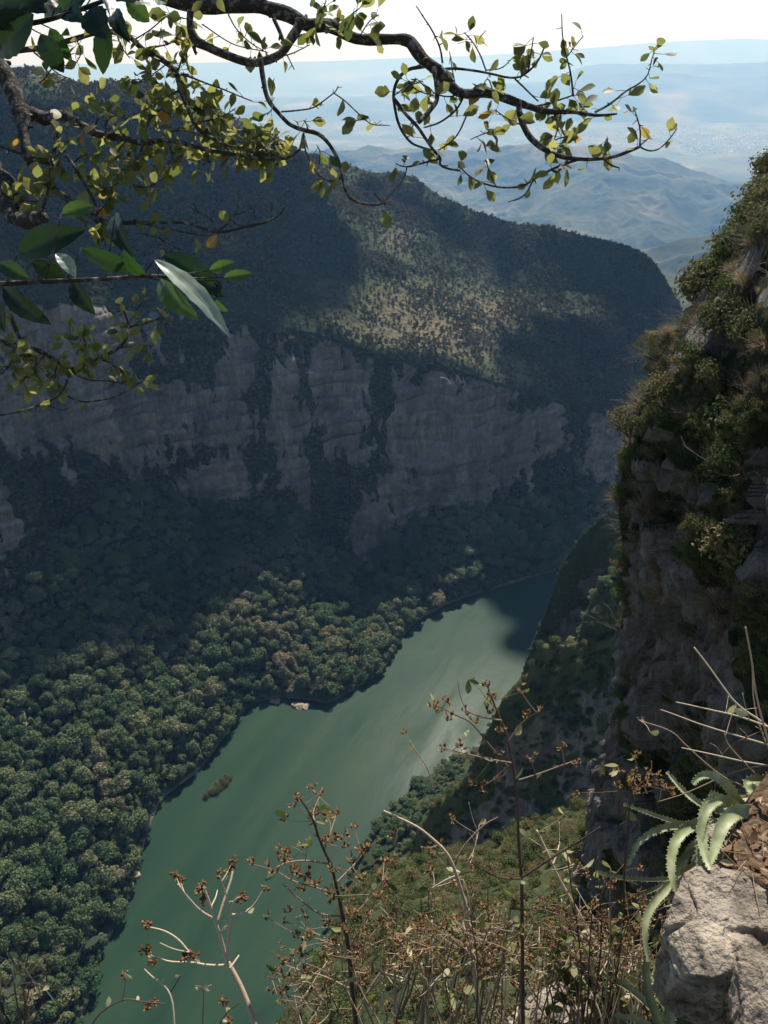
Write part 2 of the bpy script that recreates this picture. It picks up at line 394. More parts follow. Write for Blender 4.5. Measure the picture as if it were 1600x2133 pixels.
Pc = Gc.reshape(-1, 3); vs = Pc * np.array([1, 1, .30])
nshelf = fbm(Pc * np.array([.06, .06, .5]), 4, 611)
blocks, bid = cells(Pc[:, 1] / 2.6 + .3 * vnoise(Pc / 2, 3), Pc[:, 2] / 5.2 + .4 * vnoise(Pc / 3, 4), 620)
joint, jid = cells(Pc[:, 1] / 1.1, Pc[:, 2] / 2.3, 640)
wx, wy_ = .5 * vnoise(Pc / 4, 31), .5 * vnoise(Pc / 5, 32)
pil, pid = cells(Pc[:, 1] / 5.5 + wx, Pc[:, 2] / 19 + wy_ * .6, 660)
blocks, bid = cells(Pc[:, 1] / 2.1 + wx * 1.1, Pc[:, 2] / 4.6 + wy_, 620)
joint, jid = cells(Pc[:, 1] / .8 + wx * 1.5, Pc[:, 2] / 1.7 + wy_ * 1.4, 640)
d = (ridged(vs / 9, 5, 601) - .6) * 4.0 + fbm(Pc / 15, 3, 602) * 2.2 + nshelf * 1.2 + (pid - .5) * 3.2 + (bid - .5) * 1.5 - smooth(.5, .8, blocks) * .7 + (jid - .5) * .5 - smooth(.5, .8, joint) * .18 + fbm(vs / .9, 5, 603) * .5
ci = np.arange(Gc.shape[1]); efr = .3 + .7 * smooth(FL + 10, FL + 150, ci) * 1.0
d = np.clip(d, -4, 2.4) * np.repeat(efr[None], NR, 0).ravel() * (.3 + .7 * smooth(400, 600, np.repeat(yy, Gc.shape[1]))) - .25
Pc2 = Pc + Nc.reshape(-1, 3) * d[:, None]
pyr = np.repeat(yy[:, None], Gc.shape[1], 1).ravel()
vn = fbm(Pc / 5, 5, 605)
veg = np.clip(smooth(.02, .26, vn + smooth(860, 520, pyr) * .34 - .07), 0, 1)
M_cliff = terrain_mat('near_cliff_rock', (.27, .235, .20), (.115, .105, .097), (.012, .018, .009), (.036, .042, .020), (.12, .095, .05), .35, (1, 1, .35), .5)
cliff_o = mesh_arrays('near_cliff', Pc2, grid_quads(NR, Gc.shape[1]), M_cliff, {'veg': veg, 'tone': np.clip(.3 + .45 * vn + .2 * smooth(900, 500, pyr), 0, 1)})
tag(cliff_o, 'dark jointed limestone cliff at the right with scrub on its ledges', 'cliff', kind='structure')
cliff_G = Pc2.reshape(NR, -1, 3)

# ============================================================ the valley and far hills
def far_sheet(name, label, base, top, nc, nr_, amp, seed, mat, tone0=.35, back=True, scale=300.0):
    px = np.linspace(min(p[0] for p in top), max(p[0] for p in top), nc)
    a = np.array(top, float)
    T = at(px, np.interp(px, a[:, 0], a[:, 1]), np.interp(px, a[:, 0], a[:, 2]))
    b = np.array(base, float)
    B = at(px, np.full(nc, 500.0), np.interp(px, b[:, 0], b[:, 1])); B[:, 0] = T[:, 0] * B[:, 1] / T[:, 1]; B[:, 2] = -1804
    rows = [B * (1 - t) + T * t for t in np.linspace(0, 1, nr_)]
    w = [min(1, t * 4) * (1.0 if t < .9 else .6) for t in np.linspace(0, 1, nr_)]
    K = T.copy(); K[:, 1] *= 1.35; K[:, 2] = -1850
    rows += [T * (1 - t) + K * t for t in (.1, .3, .6, 1)]; w += [.5, .5, .3, 0]
    G = np.stack(rows); P = G.reshape(-1, 3); w = np.repeat(np.array(w), nc)
    d = ((ridged(P / scale, 5, seed) - .6) * 1.3 + fbm(P / (scale * 2.5), 4, seed + 1) * .8) * amp
    P2 = P.copy(); P2[:, 2] += d * w
    vn = fbm(P / (scale * .5), 5, seed + 2)
    o = mesh_arrays(name, P2, grid_quads(len(rows), nc), mat, {'veg': np.ones(len(P)), 'tone': np.clip(tone0 + vn * 1.15, 0, 1)})
    return tag(o, label, 'hill', kind='structure')
M_hill = terrain_mat('far_hill_scrub', (.3, .28, .24), (.2, .18, .16), (.030, .046, .024), (.075, .085, .042), (.24, .19, .11), .004)
far_sheet('hill', 'hazy blue mesa hill beyond the canyon', [(400, 8600), (1000, 7400), (1300, 6400), (1900, 6400)], [(300, 345, 11600), (640, 338, 11400), (850, 322, 11200), (1000, 312, 11000), (1150, 302, 10800), (1300, 308, 10600), (1400, 318, 10400), (1500, 345, 10200), (1640, 375, 10000), (1900, 420, 9800)], 560, 240, 470, 701, M_hill, .30, scale=1300)
far_sheet('hill', 'low hill spur in front of the hazy mesa', [(1000, 3600), (1900, 3600)], [(1000, 690, 4600), (1200, 600, 4700), (1330, 530, 4800), (1420, 502, 4900), (1600, 480, 4900), (1900, 470, 4900)], 260, 120, 70, 751, M_hill, .5, scale=420)
far_sheet('hill', 'flat topped far ridge above the town', [(-400, 28000), (1900, 26000)], [(-400, 225, 34000), (300, 215, 34000), (700, 205, 34000), (900, 190, 34000), (1150, 168, 33000), (1220, 138, 33000), (1400, 133, 33000), (1640, 130, 33000), (1900, 128, 33000)], 420, 120, 420, 801, M_hill, .36, scale=3000)
far_sheet('hill', 'faint farthest ridge on the skyline', [(-400, 46000), (1900, 46000)], [(-400, 140, 56000), (300, 132, 56000), (700, 126, 56000), (1000, 116, 56000), (1250, 98, 56000), (1400, 86, 56000), (1550, 80, 56000), (1700, 84, 56000), (1900, 92, 56000)], 260, 40, 100, 851, M_hill, .3, scale=6000)
M = NT('valley_fields', .95, .1)
f1 = M.noise(.0008, 5, .6); f2 = M.noise(.003, 4, .6, M.coord((1, .4, 1)))
vb = M.n('TexVoronoi'); vb.inputs['Scale'].default_value = .002; M.l(M.coord((1, .5, 1)), vb.inputs['Vector'])
M.base(M.mix(M.ramp(f1, [(.42, (0, 0, 0)), (.62, (1, 1, 1))]), M.mix(.5, (.07, .085, .05), vb.outputs['Color'], 'SOFT_LIGHT'), M.ramp(f2, [(.4, (.10, .11, .07)), (.7, (.26, .23, .16))])))
g = 88000
o = mesh_arrays('valley_floor', [(-g, 2620, -1806), (g, 2620, -1806), (g, 88000, -1806), (-g, 88000, -1806)], [[0, 1, 2, 3]], M.m)
tag(o, 'broad hazy valley floor with fields', 'ground', kind='structure')
o = mesh_arrays('ground', [(-3000, -1500, -622), (3000, -1500, -622), (3000, 2600, -622), (-3000, 2600, -622)], [[0, 1, 2, 3]], M_hill, {'veg': [1] * 4, 'tone': [.3] * 4})
tag(o, 'canyon floor under the river', 'ground', kind='structure')

# ------------------------------------------------------------ the town on the plain: far pale specks
M = NT('town_plaster', .8, .2)
M.base(M.ramp(M.attr('tone'), [(0, (.40, .30, .26)), (.4, (.58, .54, .50)), (1, (.82, .81, .79))])); M_town = M.m
tv, tq, tt_ = [], [], []
def house(x, y, z, a, b, h, rz, tone):
    c, s_ = math.cos(rz), math.sin(rz); R2 = lambda u, v, w: (x + u * c - v * s_, y + u * s_ + v * c, z + w)
    o_ = len(tv); tv.extend([R2(-a, -b, 0), R2(a, -b, 0), R2(a, b, 0), R2(-a, b, 0), R2(-a, -b, h), R2(a, -b, h), R2(a, b, h), R2(-a, b, h), R2(-a, 0, h * 1.5), R2(a, 0, h * 1.5)])
    for q in ((0, 1, 5, 4), (1, 2, 6, 5), (2, 3, 7, 6), (3, 0, 4, 7), (4, 5, 9, 8), (6, 7, 8, 9), (4, 8, 7, 7), (5, 6, 9, 9)): tq.append([o_ + k for k in q])
    tt_.extend([tone] * 10)
for _ in range(1150):
    if random.random() < .86:
        px_ = random.gauss(1470, 105); py_ = 292 + random.gauss(0, 15) + (px_ - 1470) * .06
        if py_ > 332 + (px_ - 1400) * .2: continue
    else: px_ = random.uniform(620, 1250); py_ = random.gauss(278, 16)
    p = at_z(px_, py_, -1806.0); house(p[0], p[1], -1807, random.uniform(8, 24), random.uniform(7, 16), random.uniform(6, 20), random.uniform(0, 3.1), random.random())
tq = [tuple(dict.fromkeys(q)) for q in tq]
me = bpy.data.meshes.new('town'); me.from_pydata([tuple(map(float, v)) for v in tv], [], tq); me.attributes.new('tone', 'FLOAT', 'POINT').data.foreach_set('value', np.array(tt_, np.float32)); me.materials.append(M_town)
o = bpy.data.objects.new('town', me); COL.objects.link(o); tag(o, 'far pale town scattered over the hazy valley floor', 'town', kind='stuff')
# ============================================================ unseen clouds added above the frame, shaped to shade slope, wall foot and river bend
M = NT('white_shade_cloud', 1.0, 0.0); M.base((.9, .9, .92)); M_shade_cloud = M.m
def ico(sub=2):
    import bmesh
    b = bmesh.new(); bmesh.ops.create_icosphere(b, subdivisions=sub, radius=1)
    V = np.array([v.co for v in b.verts]); F = np.array([[v.index for v in f.verts] for f in b.faces]); b.free(); return V, F
ICO2, ICO2F = ico(2); ICO1, ICO1F = ico(1)
def inside(poly, x, y):
    r = np.zeros(x.shape, bool); n = len(poly)
    for i in range(n):
        x1, y1 = poly[i]; x2, y2 = poly[(i + 1) % n]
        c = ((y1 > y) != (y2 > y)) & (x < (x2 - x1) * (y - y1) / (y2 - y1 + 1e-9) + x1); r ^= c
    return r
def slope_point(px, py, zmin=1.0):
    m = np.nonzero(zf > zmin)[0]
    i = m[np.argmin((pxf[m] - px) ** 2 + (pyf[m] - py) ** 2)]
    return Pd[i]
sdv = np.array(SUN_DIR)
# puffs filling a wanted shade outline, carried sunward into one cloud
def shade_cloud(poly, label, zc=1760, step=30):
    pts = np.array([slope_point(*p) for p in poly])
    pts = pts + sdv * ((zc - pts[:, 2]) / sdv[2])[:, None]
    q = pts[:, :2]; lo, hi = q.min(0), q.max(0)
    gx, gy = np.meshgrid(np.arange(lo[0], hi[0], step), np.arange(lo[1], hi[1], step)); gx, gy = gx.ravel(), gy.ravel()
    gx = gx + RNG.uniform(-.3, .3, gx.shape) * step; gy = gy + RNG.uniform(-.3, .3, gy.shape) * step
    k = inside([tuple(a) for a in q], gx, gy); gx, gy = gx[k], gy[k]
    Vs, Fs = [], []
    for x, y in zip(gx, gy):
        r = step * random.uniform(.78, 1.05)
        Vs.append(ICO1 * np.array([r, r, r * .6]) + np.array([x, y, zc + random.uniform(0, 40)])); Fs.append(ICO1F + len(ICO1) * len(Fs))
    o = mesh_arrays('shade_cloud', np.concatenate(Vs), np.concatenate(Fs), M_shade_cloud); tag(o, label, 'shade_cloud', kind='structure')
shade_cloud([(-300, 170), (60, 200), (330, 240), (560, 305), (630, 345), (680, 420), (735, 510), (755, 580), (670, 628), (580, 670), (300, 632), (-300, 596)], 'added, unseen cloud above the left mountain slope')
shade_cloud([(700, 372), (860, 400), (1000, 450), (1075, 485), (1240, 520), (1370, 575), (1380, 640), (1310, 620), (1240, 585), (1190, 575), (1110, 550), (1010, 520), (900, 470), (840, 430)], 'added, unseen cloud above the ridge')
shade_cloud([(1200, 655), (1250, 700), (1345, 725), (1480, 760), (1480, 880), (1200, 855), (1165, 825), (1165, 720)], 'added, unseen cloud above the right end of the mountain slope')

wp = [(990, 1222), (1034, 1228), (1052, 1262), (1085, 1338), (1120, 1325), (1340, 1250), (1340, 985), (1150, 1020), (1000, 1110)]  # wanted shade outline on the water, for an added blocker
pts = np.array([at_z(float(a), float(b), WATER_Z) for a, b in wp]); _sp = slope_point; it = iter(pts)
slope_point = lambda px, py, zmin=0: next(it)
shade_cloud([tuple(map(float, p)) for p in wp], 'added, unseen cloud above the bend of the river', step=34)
slope_point = _sp
shade_cloud([(-260, 1120), (0, 1180), (200, 1180), (430, 1130), (470, 1215), (370, 1320), (200, 1415), (0, 1450), (-260, 1500)], 'added, unseen cloud above the foot of the canyon wall', step=34)
# ============================================================ trees and shrubs
M = NT('tree_foliage', .75, .25)
oin = M.n('ObjectInfo'); oi = oin.outputs['Random']; ln_ = M.noise(.014, 3, .6, oin.outputs['Location'])
tn = M.math('ADD', M.math('MULTIPLY', M.attr('tone'), .30), M.math('ADD', M.math('MULTIPLY', oi, .45), M.math('MULTIPLY', M.math('SUBTRACT', ln_, .33), 1.25)))
lc = M.ramp(tn, [(0, (.026, .058, .024)), (.4, (.060, .108, .042)), (.68, (.125, .158, .066)), (.88, (.205, .200, .100)), (1, (.27, .21, .135))])
M.base(lc); M.translucent(lc, .25); M_tree = M.m
M = NT('dry_shrub_foliage', .8, .2)
oi = M.n('ObjectInfo').outputs['Random']
tn = M.math('ADD', M.math('MULTIPLY', M.attr('tone'), .5), M.math('MULTIPLY', oi, .6))
lc = M.ramp(tn, [(0, (.026, .050, .016)), (.4, (.078, .108, .032)), (.7, (.135, .125, .050)), (1, (.23, .165, .085))])
M.base(lc); M.translucent(lc, .3); M_shrub = M.m
M = NT('bark', .9, .1); M.base(M.ramp(M.noise(9, 4), [(.3, (.06, .05, .04)), (.7, (.2, .17, .14))])); M_bark = M.m

def crown_mesh(name, rx, h, lobes, nleaf, leaf, seed, mat, z0=0.0, jit=(.72, 1.08)):
    """A crown of leafy lobes: leaf-clump quads set over and inside uneven lobes; z0 = crown base"""
    g = np.random.default_rng(seed)
    Vs, tone = [], []
    L = []
    for i in range(lobes):
        a = g.uniform(0, 2 * math.pi); r = rx * .62 * math.sqrt(g.uniform(0, 1)); z = z0 + h * g.uniform(.25, .78) * (1.1 - .45 * (r / rx))
        L.append((r * math.cos(a), r * math.sin(a), z, rx * g.uniform(.32, .52), h * g.uniform(.2, .34)))
    L.append((0, 0, z0 + h * .66, rx * .5, h * .34))
    per = nleaf // len(L)
    for (cx, cyy, cz, lr, lh) in L:
        d = g.normal(size=(per, 3)); d /= np.linalg.norm(d, axis=1)[:, None]; d[:, 2] = np.where(d[:, 2] < -.35, -d[:, 2], d[:, 2])
        rad = g.uniform(jit[0], jit[1], per)
        c = np.array([cx, cyy, cz]) + d * np.array([lr, lr, lh]) * rad[:, None]
        n = d + g.normal(scale=.55, size=(per, 3)); n /= np.linalg.norm(n, axis=1)[:, None]
        t = np.cross(n, g.normal(size=(per, 3))); t /= np.linalg.norm(t, axis=1)[:, None]; b = np.cross(n, t)
        s = leaf * g.uniform(.55, 1.25, per)[:, None]
        q = np.stack([c - t * s, c - b * s * .62 + n * s * .15, c + t * s, c + b * s * .62 + n * s * .15], 1)
        Vs.append(q.reshape(-1, 3)); tt = np.clip(g.uniform(0, 1) * .5 + g.uniform(0, .5, per), 0, 1); tone.append(np.repeat(tt, 4))
    V = np.concatenate(Vs); V[:, 2] = np.maximum(V[:, 2], z0 * .4)
    Q = np.arange(len(V)).reshape(-1, 4)
    return mesh_arrays(name, V, Q, mat, {'tone': np.concatenate(tone)}, smooth_shade=False)
class MB:
    """collects tubes and leaves, builds one mesh"""
    def __init__(self): self.V, self.F, self.T = [], [], []
    def tube(self, pts, rad, n=6, tone=.5, cap=True):
        pts = np.asarray(pts, float); k = len(pts); rad = np.broadcast_to(np.asarray(rad, float), (k,))
        tg = np.gradient(pts, axis=0); tg /= np.linalg.norm(tg, axis=1)[:, None] + 1e-12
        up = np.array([0, 0, 1.0]) if abs(tg[0, 2]) < .9 else np.array([1.0, 0, 0])
        off = len(self.V); b = np.cross(tg[0], up); b /= np.linalg.norm(b) + 1e-12
        an = np.arange(n) / n * 2 * math.pi
        for i in range(k):
            b = b - tg[i] * b.dot(tg[i]); b /= np.linalg.norm(b) + 1e-12; c = np.cross(tg[i], b)
            ring = pts[i] + rad[i] * (np.cos(an)[:, None] * b + np.sin(an)[:, None] * c)
            self.V.extend(ring); self.T.extend([tone] * n)
        for i in range(k - 1):
            for j in range(n):
                j2 = (j + 1) % n; self.F.append((off + i * n + j, off + i * n + j2, off + (i + 1) * n + j2, off + (i + 1) * n + j))
        if cap:
            self.F.append(tuple(off + (k - 1) * n + j for j in range(n)))
            self.F.append(tuple(off + j for j in reversed(range(n))))
    def add(self, V, F, tone=.5):
        off = len(self.V); self.V.extend(V); self.T.extend([tone] * len(V)); self.F.extend(tuple(off + i for i in f) for f in F)
    def build(self, name, mat, parent=None, smooth_shade=True):
        me = bpy.data.meshes.new(name); me.from_pydata([tuple(map(float, v)) for v in self.V], [], self.F)
        a = me.attributes.new('tone', 'FLOAT', 'POINT'); a.data.foreach_set('value', np.array(self.T, np.float32))
        me.polygons.foreach_set('use_smooth', np.full(len(me.polygons), smooth_shade, bool)); me.materials.append(mat)
        o = bpy.data.objects.new(name, me); COL.objects.link(o); o.parent = parent
        return o
def trunk_mesh(name, h, r, seed, parent):
    g = random.Random(seed); mb = MB()
    k = [(0, 0, -1.5), (g.uniform(-.2, .2), g.uniform(-.2, .2), h * .4), (g.uniform(-.5, .5), g.uniform(-.5, .5), h * .8)]
    mb.tube(k, [r * 1.3, r, r * .6], 6)
    for i in range(4):
        a = g.uniform(0, 6.28); s = k[1] if i % 2 else k[2]
        mb.tube([s, (s[0] + math.cos(a) * h * .25, s[1] + math.sin(a) * h * .25, s[2] + h * .22)], [r * .5, r * .2], 5)
    return mb.build(name, M_bark, parent)

TREE_KINDS = []
for k, (rx, h, lob, nl, lf) in enumerate([(6.5, 9.5, 11, 1500, .72), (7.5, 9, 14, 1700, .72), (5.4, 11, 10, 1400, .7), (8.2, 10.5, 17, 1900, .75), (4.6, 8, 8, 1100, .66)]):
    root = empty('canopy_tree'); c = crown_mesh('crown', rx, h, lob, nl, lf, 50 + k, M_tree, z0=4.0); c.parent = root
    trunk_mesh('trunk', 9, .35, k, root); TREE_KINDS.append(root)

def scatter_grid(Gd, rows, cols, n, wt=None, jitter=True):
    """n places over a grid surface, by area"""
    r0, r1 = rows; c0, c1 = cols
    sub = Gd[r0:r1, c0:c1]; e1 = sub[1:, :-1] - sub[:-1, :-1]; e2 = sub[:-1, 1:] - sub[:-1, :-1]
    ar = np.linalg.norm(np.cross(e1, e2), axis=-1)
    if wt is not None: ar = ar * wt[r0:r1 - 1, c0:c1 - 1]
    p = (ar / ar.sum()).ravel(); i = RNG.choice(len(p), n, p=p)
    u, v = RNG.random((n, 1)), RNG.random((n, 1))
    return sub[:-1, :-1].reshape(-1, 3)[i] + e1.reshape(-1, 3)[i] * u + e2.reshape(-1, 3)[i] * v, i
def thin(P, d):
    """drop places closer than d (varying) in plan to one already kept"""
    cell = {}; keep = []; c = max(d)
    for k, p in enumerate(P):
        i, j = int(p[0] // c), int(p[1] // c); ok = True
        for a in (-1, 0, 1):
            for b in (-1, 0, 1):
                for q in cell.get((i + a, j + b), ()):
                    if (P[q][0] - p[0]) ** 2 + (P[q][1] - p[1]) ** 2 < d[k] ** 2: ok = False; break
                if not ok: break
            if not ok: break
        if ok: cell.setdefault((i, j), []).append(k); keep.append(k)
    return np.array(keep)
def project(P):
    dep = P[:, 1] * CT - P[:, 2] * ST; up = P[:, 1] * ST + P[:, 2] * CT
    return 800 + P[:, 0] / dep * FPX, 1066.5 - up / dep * FPX, dep
def instance_stuff(name, P, scale, rot, idx, sources, mat, label, cat):
    """many far copies as ONE object: instances on points by geometry nodes"""
    me = bpy.data.meshes.new(name); me.vertices.add(len(P)); me.vertices.foreach_set('co', np.asarray(P, np.float32).ravel())
    for n, ty, a in (('sc', 'FLOAT', scale), ('rz', 'FLOAT', rot), ('kind_i', 'INT', idx)):
        me.attributes.new(n, ty, 'POINT').data.foreach_set('value', np.asarray(a, np.int32 if ty == 'INT' else np.float32))
    o = bpy.data.objects.new(name, me); COL.objects.link(o); tag(o, label, cat, kind='stuff')
    g = bpy.data.node_groups.new(name + '_nodes', 'GeometryNodeTree')
    g.interface.new_socket('Geometry', in_out='INPUT', socket_type='NodeSocketGeometry'); g.interface.new_socket('Geometry', in_out='OUTPUT', socket_type='NodeSocketGeometry')
    N, Lk = g.nodes, g.links; gi, go = N.new('NodeGroupInput'), N.new('NodeGroupOutput')
    j = N.new('GeometryNodeJoinGeometry')
    def attr(n, ty): a = N.new('GeometryNodeInputNamedAttribute'); a.data_type = ty; a.inputs['Name'].default_value = n; return a.outputs['Attribute']
    sc, rz, ki = attr('sc', 'FLOAT'), attr('rz', 'FLOAT'), attr('kind_i', 'INT')
    cb = N.new('ShaderNodeCombineXYZ'); Lk.new(rz, cb.inputs['Z'])
    for k, src in enumerate(sources):
        oi = N.new('GeometryNodeObjectInfo'); oi.inputs['Object'].default_value = src
        cp = N.new('FunctionNodeCompare'); cp.data_type = 'INT'; cp.operation = 'EQUAL'; Lk.new(ki, cp.inputs[2]); cp.inputs[3].default_value = k
        ip = N.new('GeometryNodeInstanceOnPoints')
        Lk.new(gi.outputs[0], ip.inputs['Points']); Lk.new(cp.outputs[0], ip.inputs['Selection']); Lk.new(oi.outputs['Geometry'], ip.inputs['Instance'])
        Lk.new(cb.outputs[0], ip.inputs['Rotation']); Lk.new(sc, ip.inputs['Scale']); Lk.new(ip.outputs[0], j.inputs[0])
    Lk.new(j.outputs[0], go.inputs[0])
    md = o.modifiers.new('instances', 'NODES'); md.node_group = g
    return o

# --- forest on the left bank, below the canyon wall
c0 = int(np.searchsorted(pxs, -330)); c1 = int(np.searchsorted(pxs, 1340))
r0 = int(np.searchsorted(zone, 1.0)); r1 = int(np.searchsorted(zone, 1.98))
wt = np.ones((nr, NC)); zz = zone[:, None]
wt *= np.where(zz > 1.42, .22, 1.0) * np.where(zz > 1.7, .5, 1.0)
P, gi_ = scatter_grid(far_G, (r0, r1), (c0, c1), 60000, wt)
sizes = np.clip(np.exp(RNG.normal(-.48, .40, len(P))), .32, 1.5); od_ = np.argsort(-sizes + RNG.normal(0, .25, len(P))); P, sizes = P[od_], sizes[od_]; kp = thin(P, sizes * 7.0); P, sizes = P[kp], sizes[kp]
px_, py_, dep_ = project(P)
vis = (px_ > -60) & (px_ < 1400) & (py_ < 2200)
order = np.argsort(np.where(vis & (py_ < 2140) & (px_ > -10), dep_ - 60 * (sizes - .8), 1e9))
own, rest = order[:225], order[225:]
kidx = RNG.integers(0, 5, len(P)); rots = RNG.uniform(0, 6.28, len(P))
used = set()
def place(root, p, s, rz, label, cat, group):
    r = root if id(root) not in used else copy_tree(root)
    used.add(id(root)); r.location = p; r.scale = (s, s, s); r.rotation_euler = (0, 0, rz)
    tag(r, label, cat, group); return r
for i in own:
    place(TREE_KINDS[kidx[i]], P[i], sizes[i], rots[i], 'green broadleaf tree in the dense forest on the left river bank', 'tree', 'trees of the left bank forest')
rest = rest[dep_[rest] < 1e8]
crowns = [next(c for c in r.children if c.name.startswith('crown')) for r in TREE_KINDS]
instance_stuff('forest', P[rest], sizes[rest], rots[rest], kidx[rest], crowns, M_tree, 'dense green forest below the canyon wall on the left bank', 'forest')

# --- forest on the right bank
P, _ = scatter_grid(bank_G, (1, 50), (0, 160), 2600); sizes = RNG.uniform(.45, .85, len(P)); kp = thin(P, sizes * 8.5); P, sizes = P[kp], sizes[kp]
px_, py_, dep_ = project(P); k = (px_ > 560) & (px_ < 1400)
P, sizes = P[k], sizes[k]
instance_stuff('forest', P, sizes, RNG.uniform(0, 6.28, len(P)), RNG.integers(0, 5, len(P)), crowns, M_tree, 'dense green strip of forest on the right river bank', 'forest')
# --- trees and scrub on the mountain above the wall and on its ledges: lighter crowns, far away
M = NT('dry_forest_foliage', .85, .1)
oin = M.n('ObjectInfo'); ln_ = M.noise(.010, 3, .6, oin.outputs['Location'])
tn = M.math('ADD', M.math('MULTIPLY', M.attr('tone'), .25), M.math('ADD', M.math('MULTIPLY', oin.outputs['Random'], .55), M.math('MULTIPLY', M.math('SUBTRACT', ln_, .35), .8)))
lc = M.ramp(tn, [(0, (.046, .068, .031)), (.4, (.098, .104, .052)), (.65, (.165, .140, .082)), (1, (.25, .19, .125))]); M.base(lc); M.translucent(lc, .3); M_dryf = M.m
FAR = []
for k, (rx, h, nl) in enumerate([(3.2, 4.2, 170), (2.6, 4.8, 150), (3.8, 3.8, 190)]):
    c = crown_mesh('far_crown', rx, h, 6, nl, .85, 80 + k, M_dryf, z0=.6); c.location = (0, 0, -3000); FAR.append(c)
def far_scatter(z_a, z_b, n, wt, name, label, smin, smax):
    ra, rb = int(np.searchsorted(zone, z_a)), int(np.searchsorted(zone, z_b))
    P, _ = scatter_grid(far_G, (ra, rb), (int(np.searchsorted(pxs, -60)), int(np.searchsorted(pxs, 1440))), n, wt)
    instance_stuff(name, P, RNG.uniform(smin, smax, len(P)), RNG.uniform(0, 6.28, len(P)), RNG.integers(0, 3, len(P)), FAR, M_tree, label, 'forest')
op = openk.reshape(nr, NC); vg = np.clip(1 - rockm, 0, 1).reshape(nr, NC)
far_scatter(2.98, 5.0, 44000, (.30 + op) * (1 - .7 * sunlit_dry.reshape(nr, NC)), 'forest', 'low dry forest over the mountain slope above the canyon wall', .32, .88)
far_scatter(1.9, 2.99, 9000, np.clip(vg - .4, 0, 1), 'scrub', 'dark scrub clinging to the ledges of the canyon wall', .4, 1.0)
for c in FAR: bpy.data.objects.remove(c) if False else COL.objects.unlink(c)
print('forest', len(own), len(rest), len(P))
# ============================================================ shrubs, grass tufts and bare bushes on the near cliff, slope and spurs
M = NT('dry_grass', .8, .2)
tn = M.math('ADD', M.math('MULTIPLY', M.attr('tone'), .6), M.math('MULTIPLY', M.n('ObjectInfo').outputs['Random'], .4))
lc = M.ramp(tn, [(0, (.10, .08, .04)), (.5, (.25, .185, .10)), (1, (.42, .33, .21))]); M.base(lc); M.translucent(lc, .35); M_grass = M.m
M = NT('grey_twig', .85, .15); M.base(M.ramp(M.attr('tone'), [(0, (.07, .055, .045)), (1, (.42, .36, .30))])); M_twig = M.m

def tuft_mesh(name, h, n, seed, mat):
    g = np.random.default_rng(seed); a = g.uniform(0, 6.28, n); r = g.uniform(0, h * .28, n); lean = g.uniform(.1, .75, n) * h
    b = np.stack([r * np.cos(a), r * np.sin(a), -.1 * h + 0 * a], 1); d = np.stack([np.cos(a), np.sin(a), 0 * a], 1)
    hh = h * g.uniform(.5, 1.1, n)[:, None]; up = np.array([0, 0, 1.0]); sd = np.stack([-np.sin(a), np.cos(a), 0 * a], 1) * h * .011
    m = b + d * lean[:, None] * .35 + up * hh * .6; t = b + d * lean[:, None] + up * hh * g.uniform(.65, 1, n)[:, None]
    V = np.stack([b - sd, b + sd, m + sd * .8, m - sd * .8, m - sd * .8, m + sd * .8, t + sd * .15, t - sd * .15], 1).reshape(-1, 3)
    return mesh_arrays(name, V, np.arange(len(V)).reshape(-1, 4), mat, {'tone': np.repeat(g.random(n), 8)}, smooth_shade=False)
def bare_mesh(name, h, seed, mat, n0=7, r0=.03):
    g = random.Random(seed); mb = MB()
    def grow(p, d, l, r, lev):
        pts = [p]; q = np.array(p); dd = np.array(d, float)
        for i in range(4):
            dd = dd + np.array([g.uniform(-.25, .25), g.uniform(-.25, .25), g.uniform(-.15, .2)]); dd /= np.linalg.norm(dd); q = q + dd * l / 4; pts.append(q.copy())
            if lev < 3 and i > 0:
                for _ in range(1 if lev else 2):
                    e = dd + np.array([g.uniform(-.9, .9), g.uniform(-.9, .9), g.uniform(-.2, .6)]); grow(q.copy(), e / np.linalg.norm(e), l * g.uniform(.4, .65), r * .55, lev + 1)
        mb.tube(pts, np.linspace(r, r * .35, 5), 4, g.random(), False)
    for i in range(n0):
        a = g.uniform(0, 6.28); grow(np.array([0, 0, -.1]), np.array([math.cos(a) * .6, math.sin(a) * .6, 1]) / 1.17, h * g.uniform(.6, 1), r0, 1)
    return mb.build(name, mat)
def shrub_kind(rx, h, lob, nl, leaf, seed, mat, z0=.25, jit=(.25, 1.45)):
    root = empty('shrub'); crown_mesh('foliage', rx, h, lob, nl, leaf, seed, mat, z0=z0, jit=jit).parent = root
    g = random.Random(seed); mb = MB()
    for i in range(6):
        a = g.uniform(0, 6.28); r = rx * g.uniform(.3, .75)
        mb.tube([(0, 0, -.3), (r * .4 * math.cos(a), r * .4 * math.sin(a), h * .4), (r * math.cos(a), r * math.sin(a), h * g.uniform(.75, 1.05))], [.035 * h, .022 * h, .008 * h], 4, g.random() * .5, False)
    mb.build('stems', M_twig, root); return root
GREEN = [shrub_kind(1.1, 1.5, 7, 800, .085, 300, M_shrub), shrub_kind(1.4, 1.3, 8, 900, .085, 301, M_shrub), shrub_kind(.8, 1.7, 5, 560, .08, 302, M_shrub)]
BUSH = [shrub_kind(1.8, 2.2, 11, 1500, .14, 303, M_shrub), shrub_kind(2.3, 2.0, 13, 1800, .14, 304, M_shrub)]
TUFT = []
for k in range(3):
    t = tuft_mesh('dry_grass_tuft', [.9, .7, 1.2][k], [150, 120, 170][k], 320 + k, M_grass); TUFT.append(t)
BARE = [bare_mesh('bare_bush', 1.5, 330, M_twig, 7, .013), bare_mesh('bare_bush', 1.2, 331, M_grass, 9, .011), bare_mesh('bare_bush', 1.7, 332, M_twig, 6, .012)]

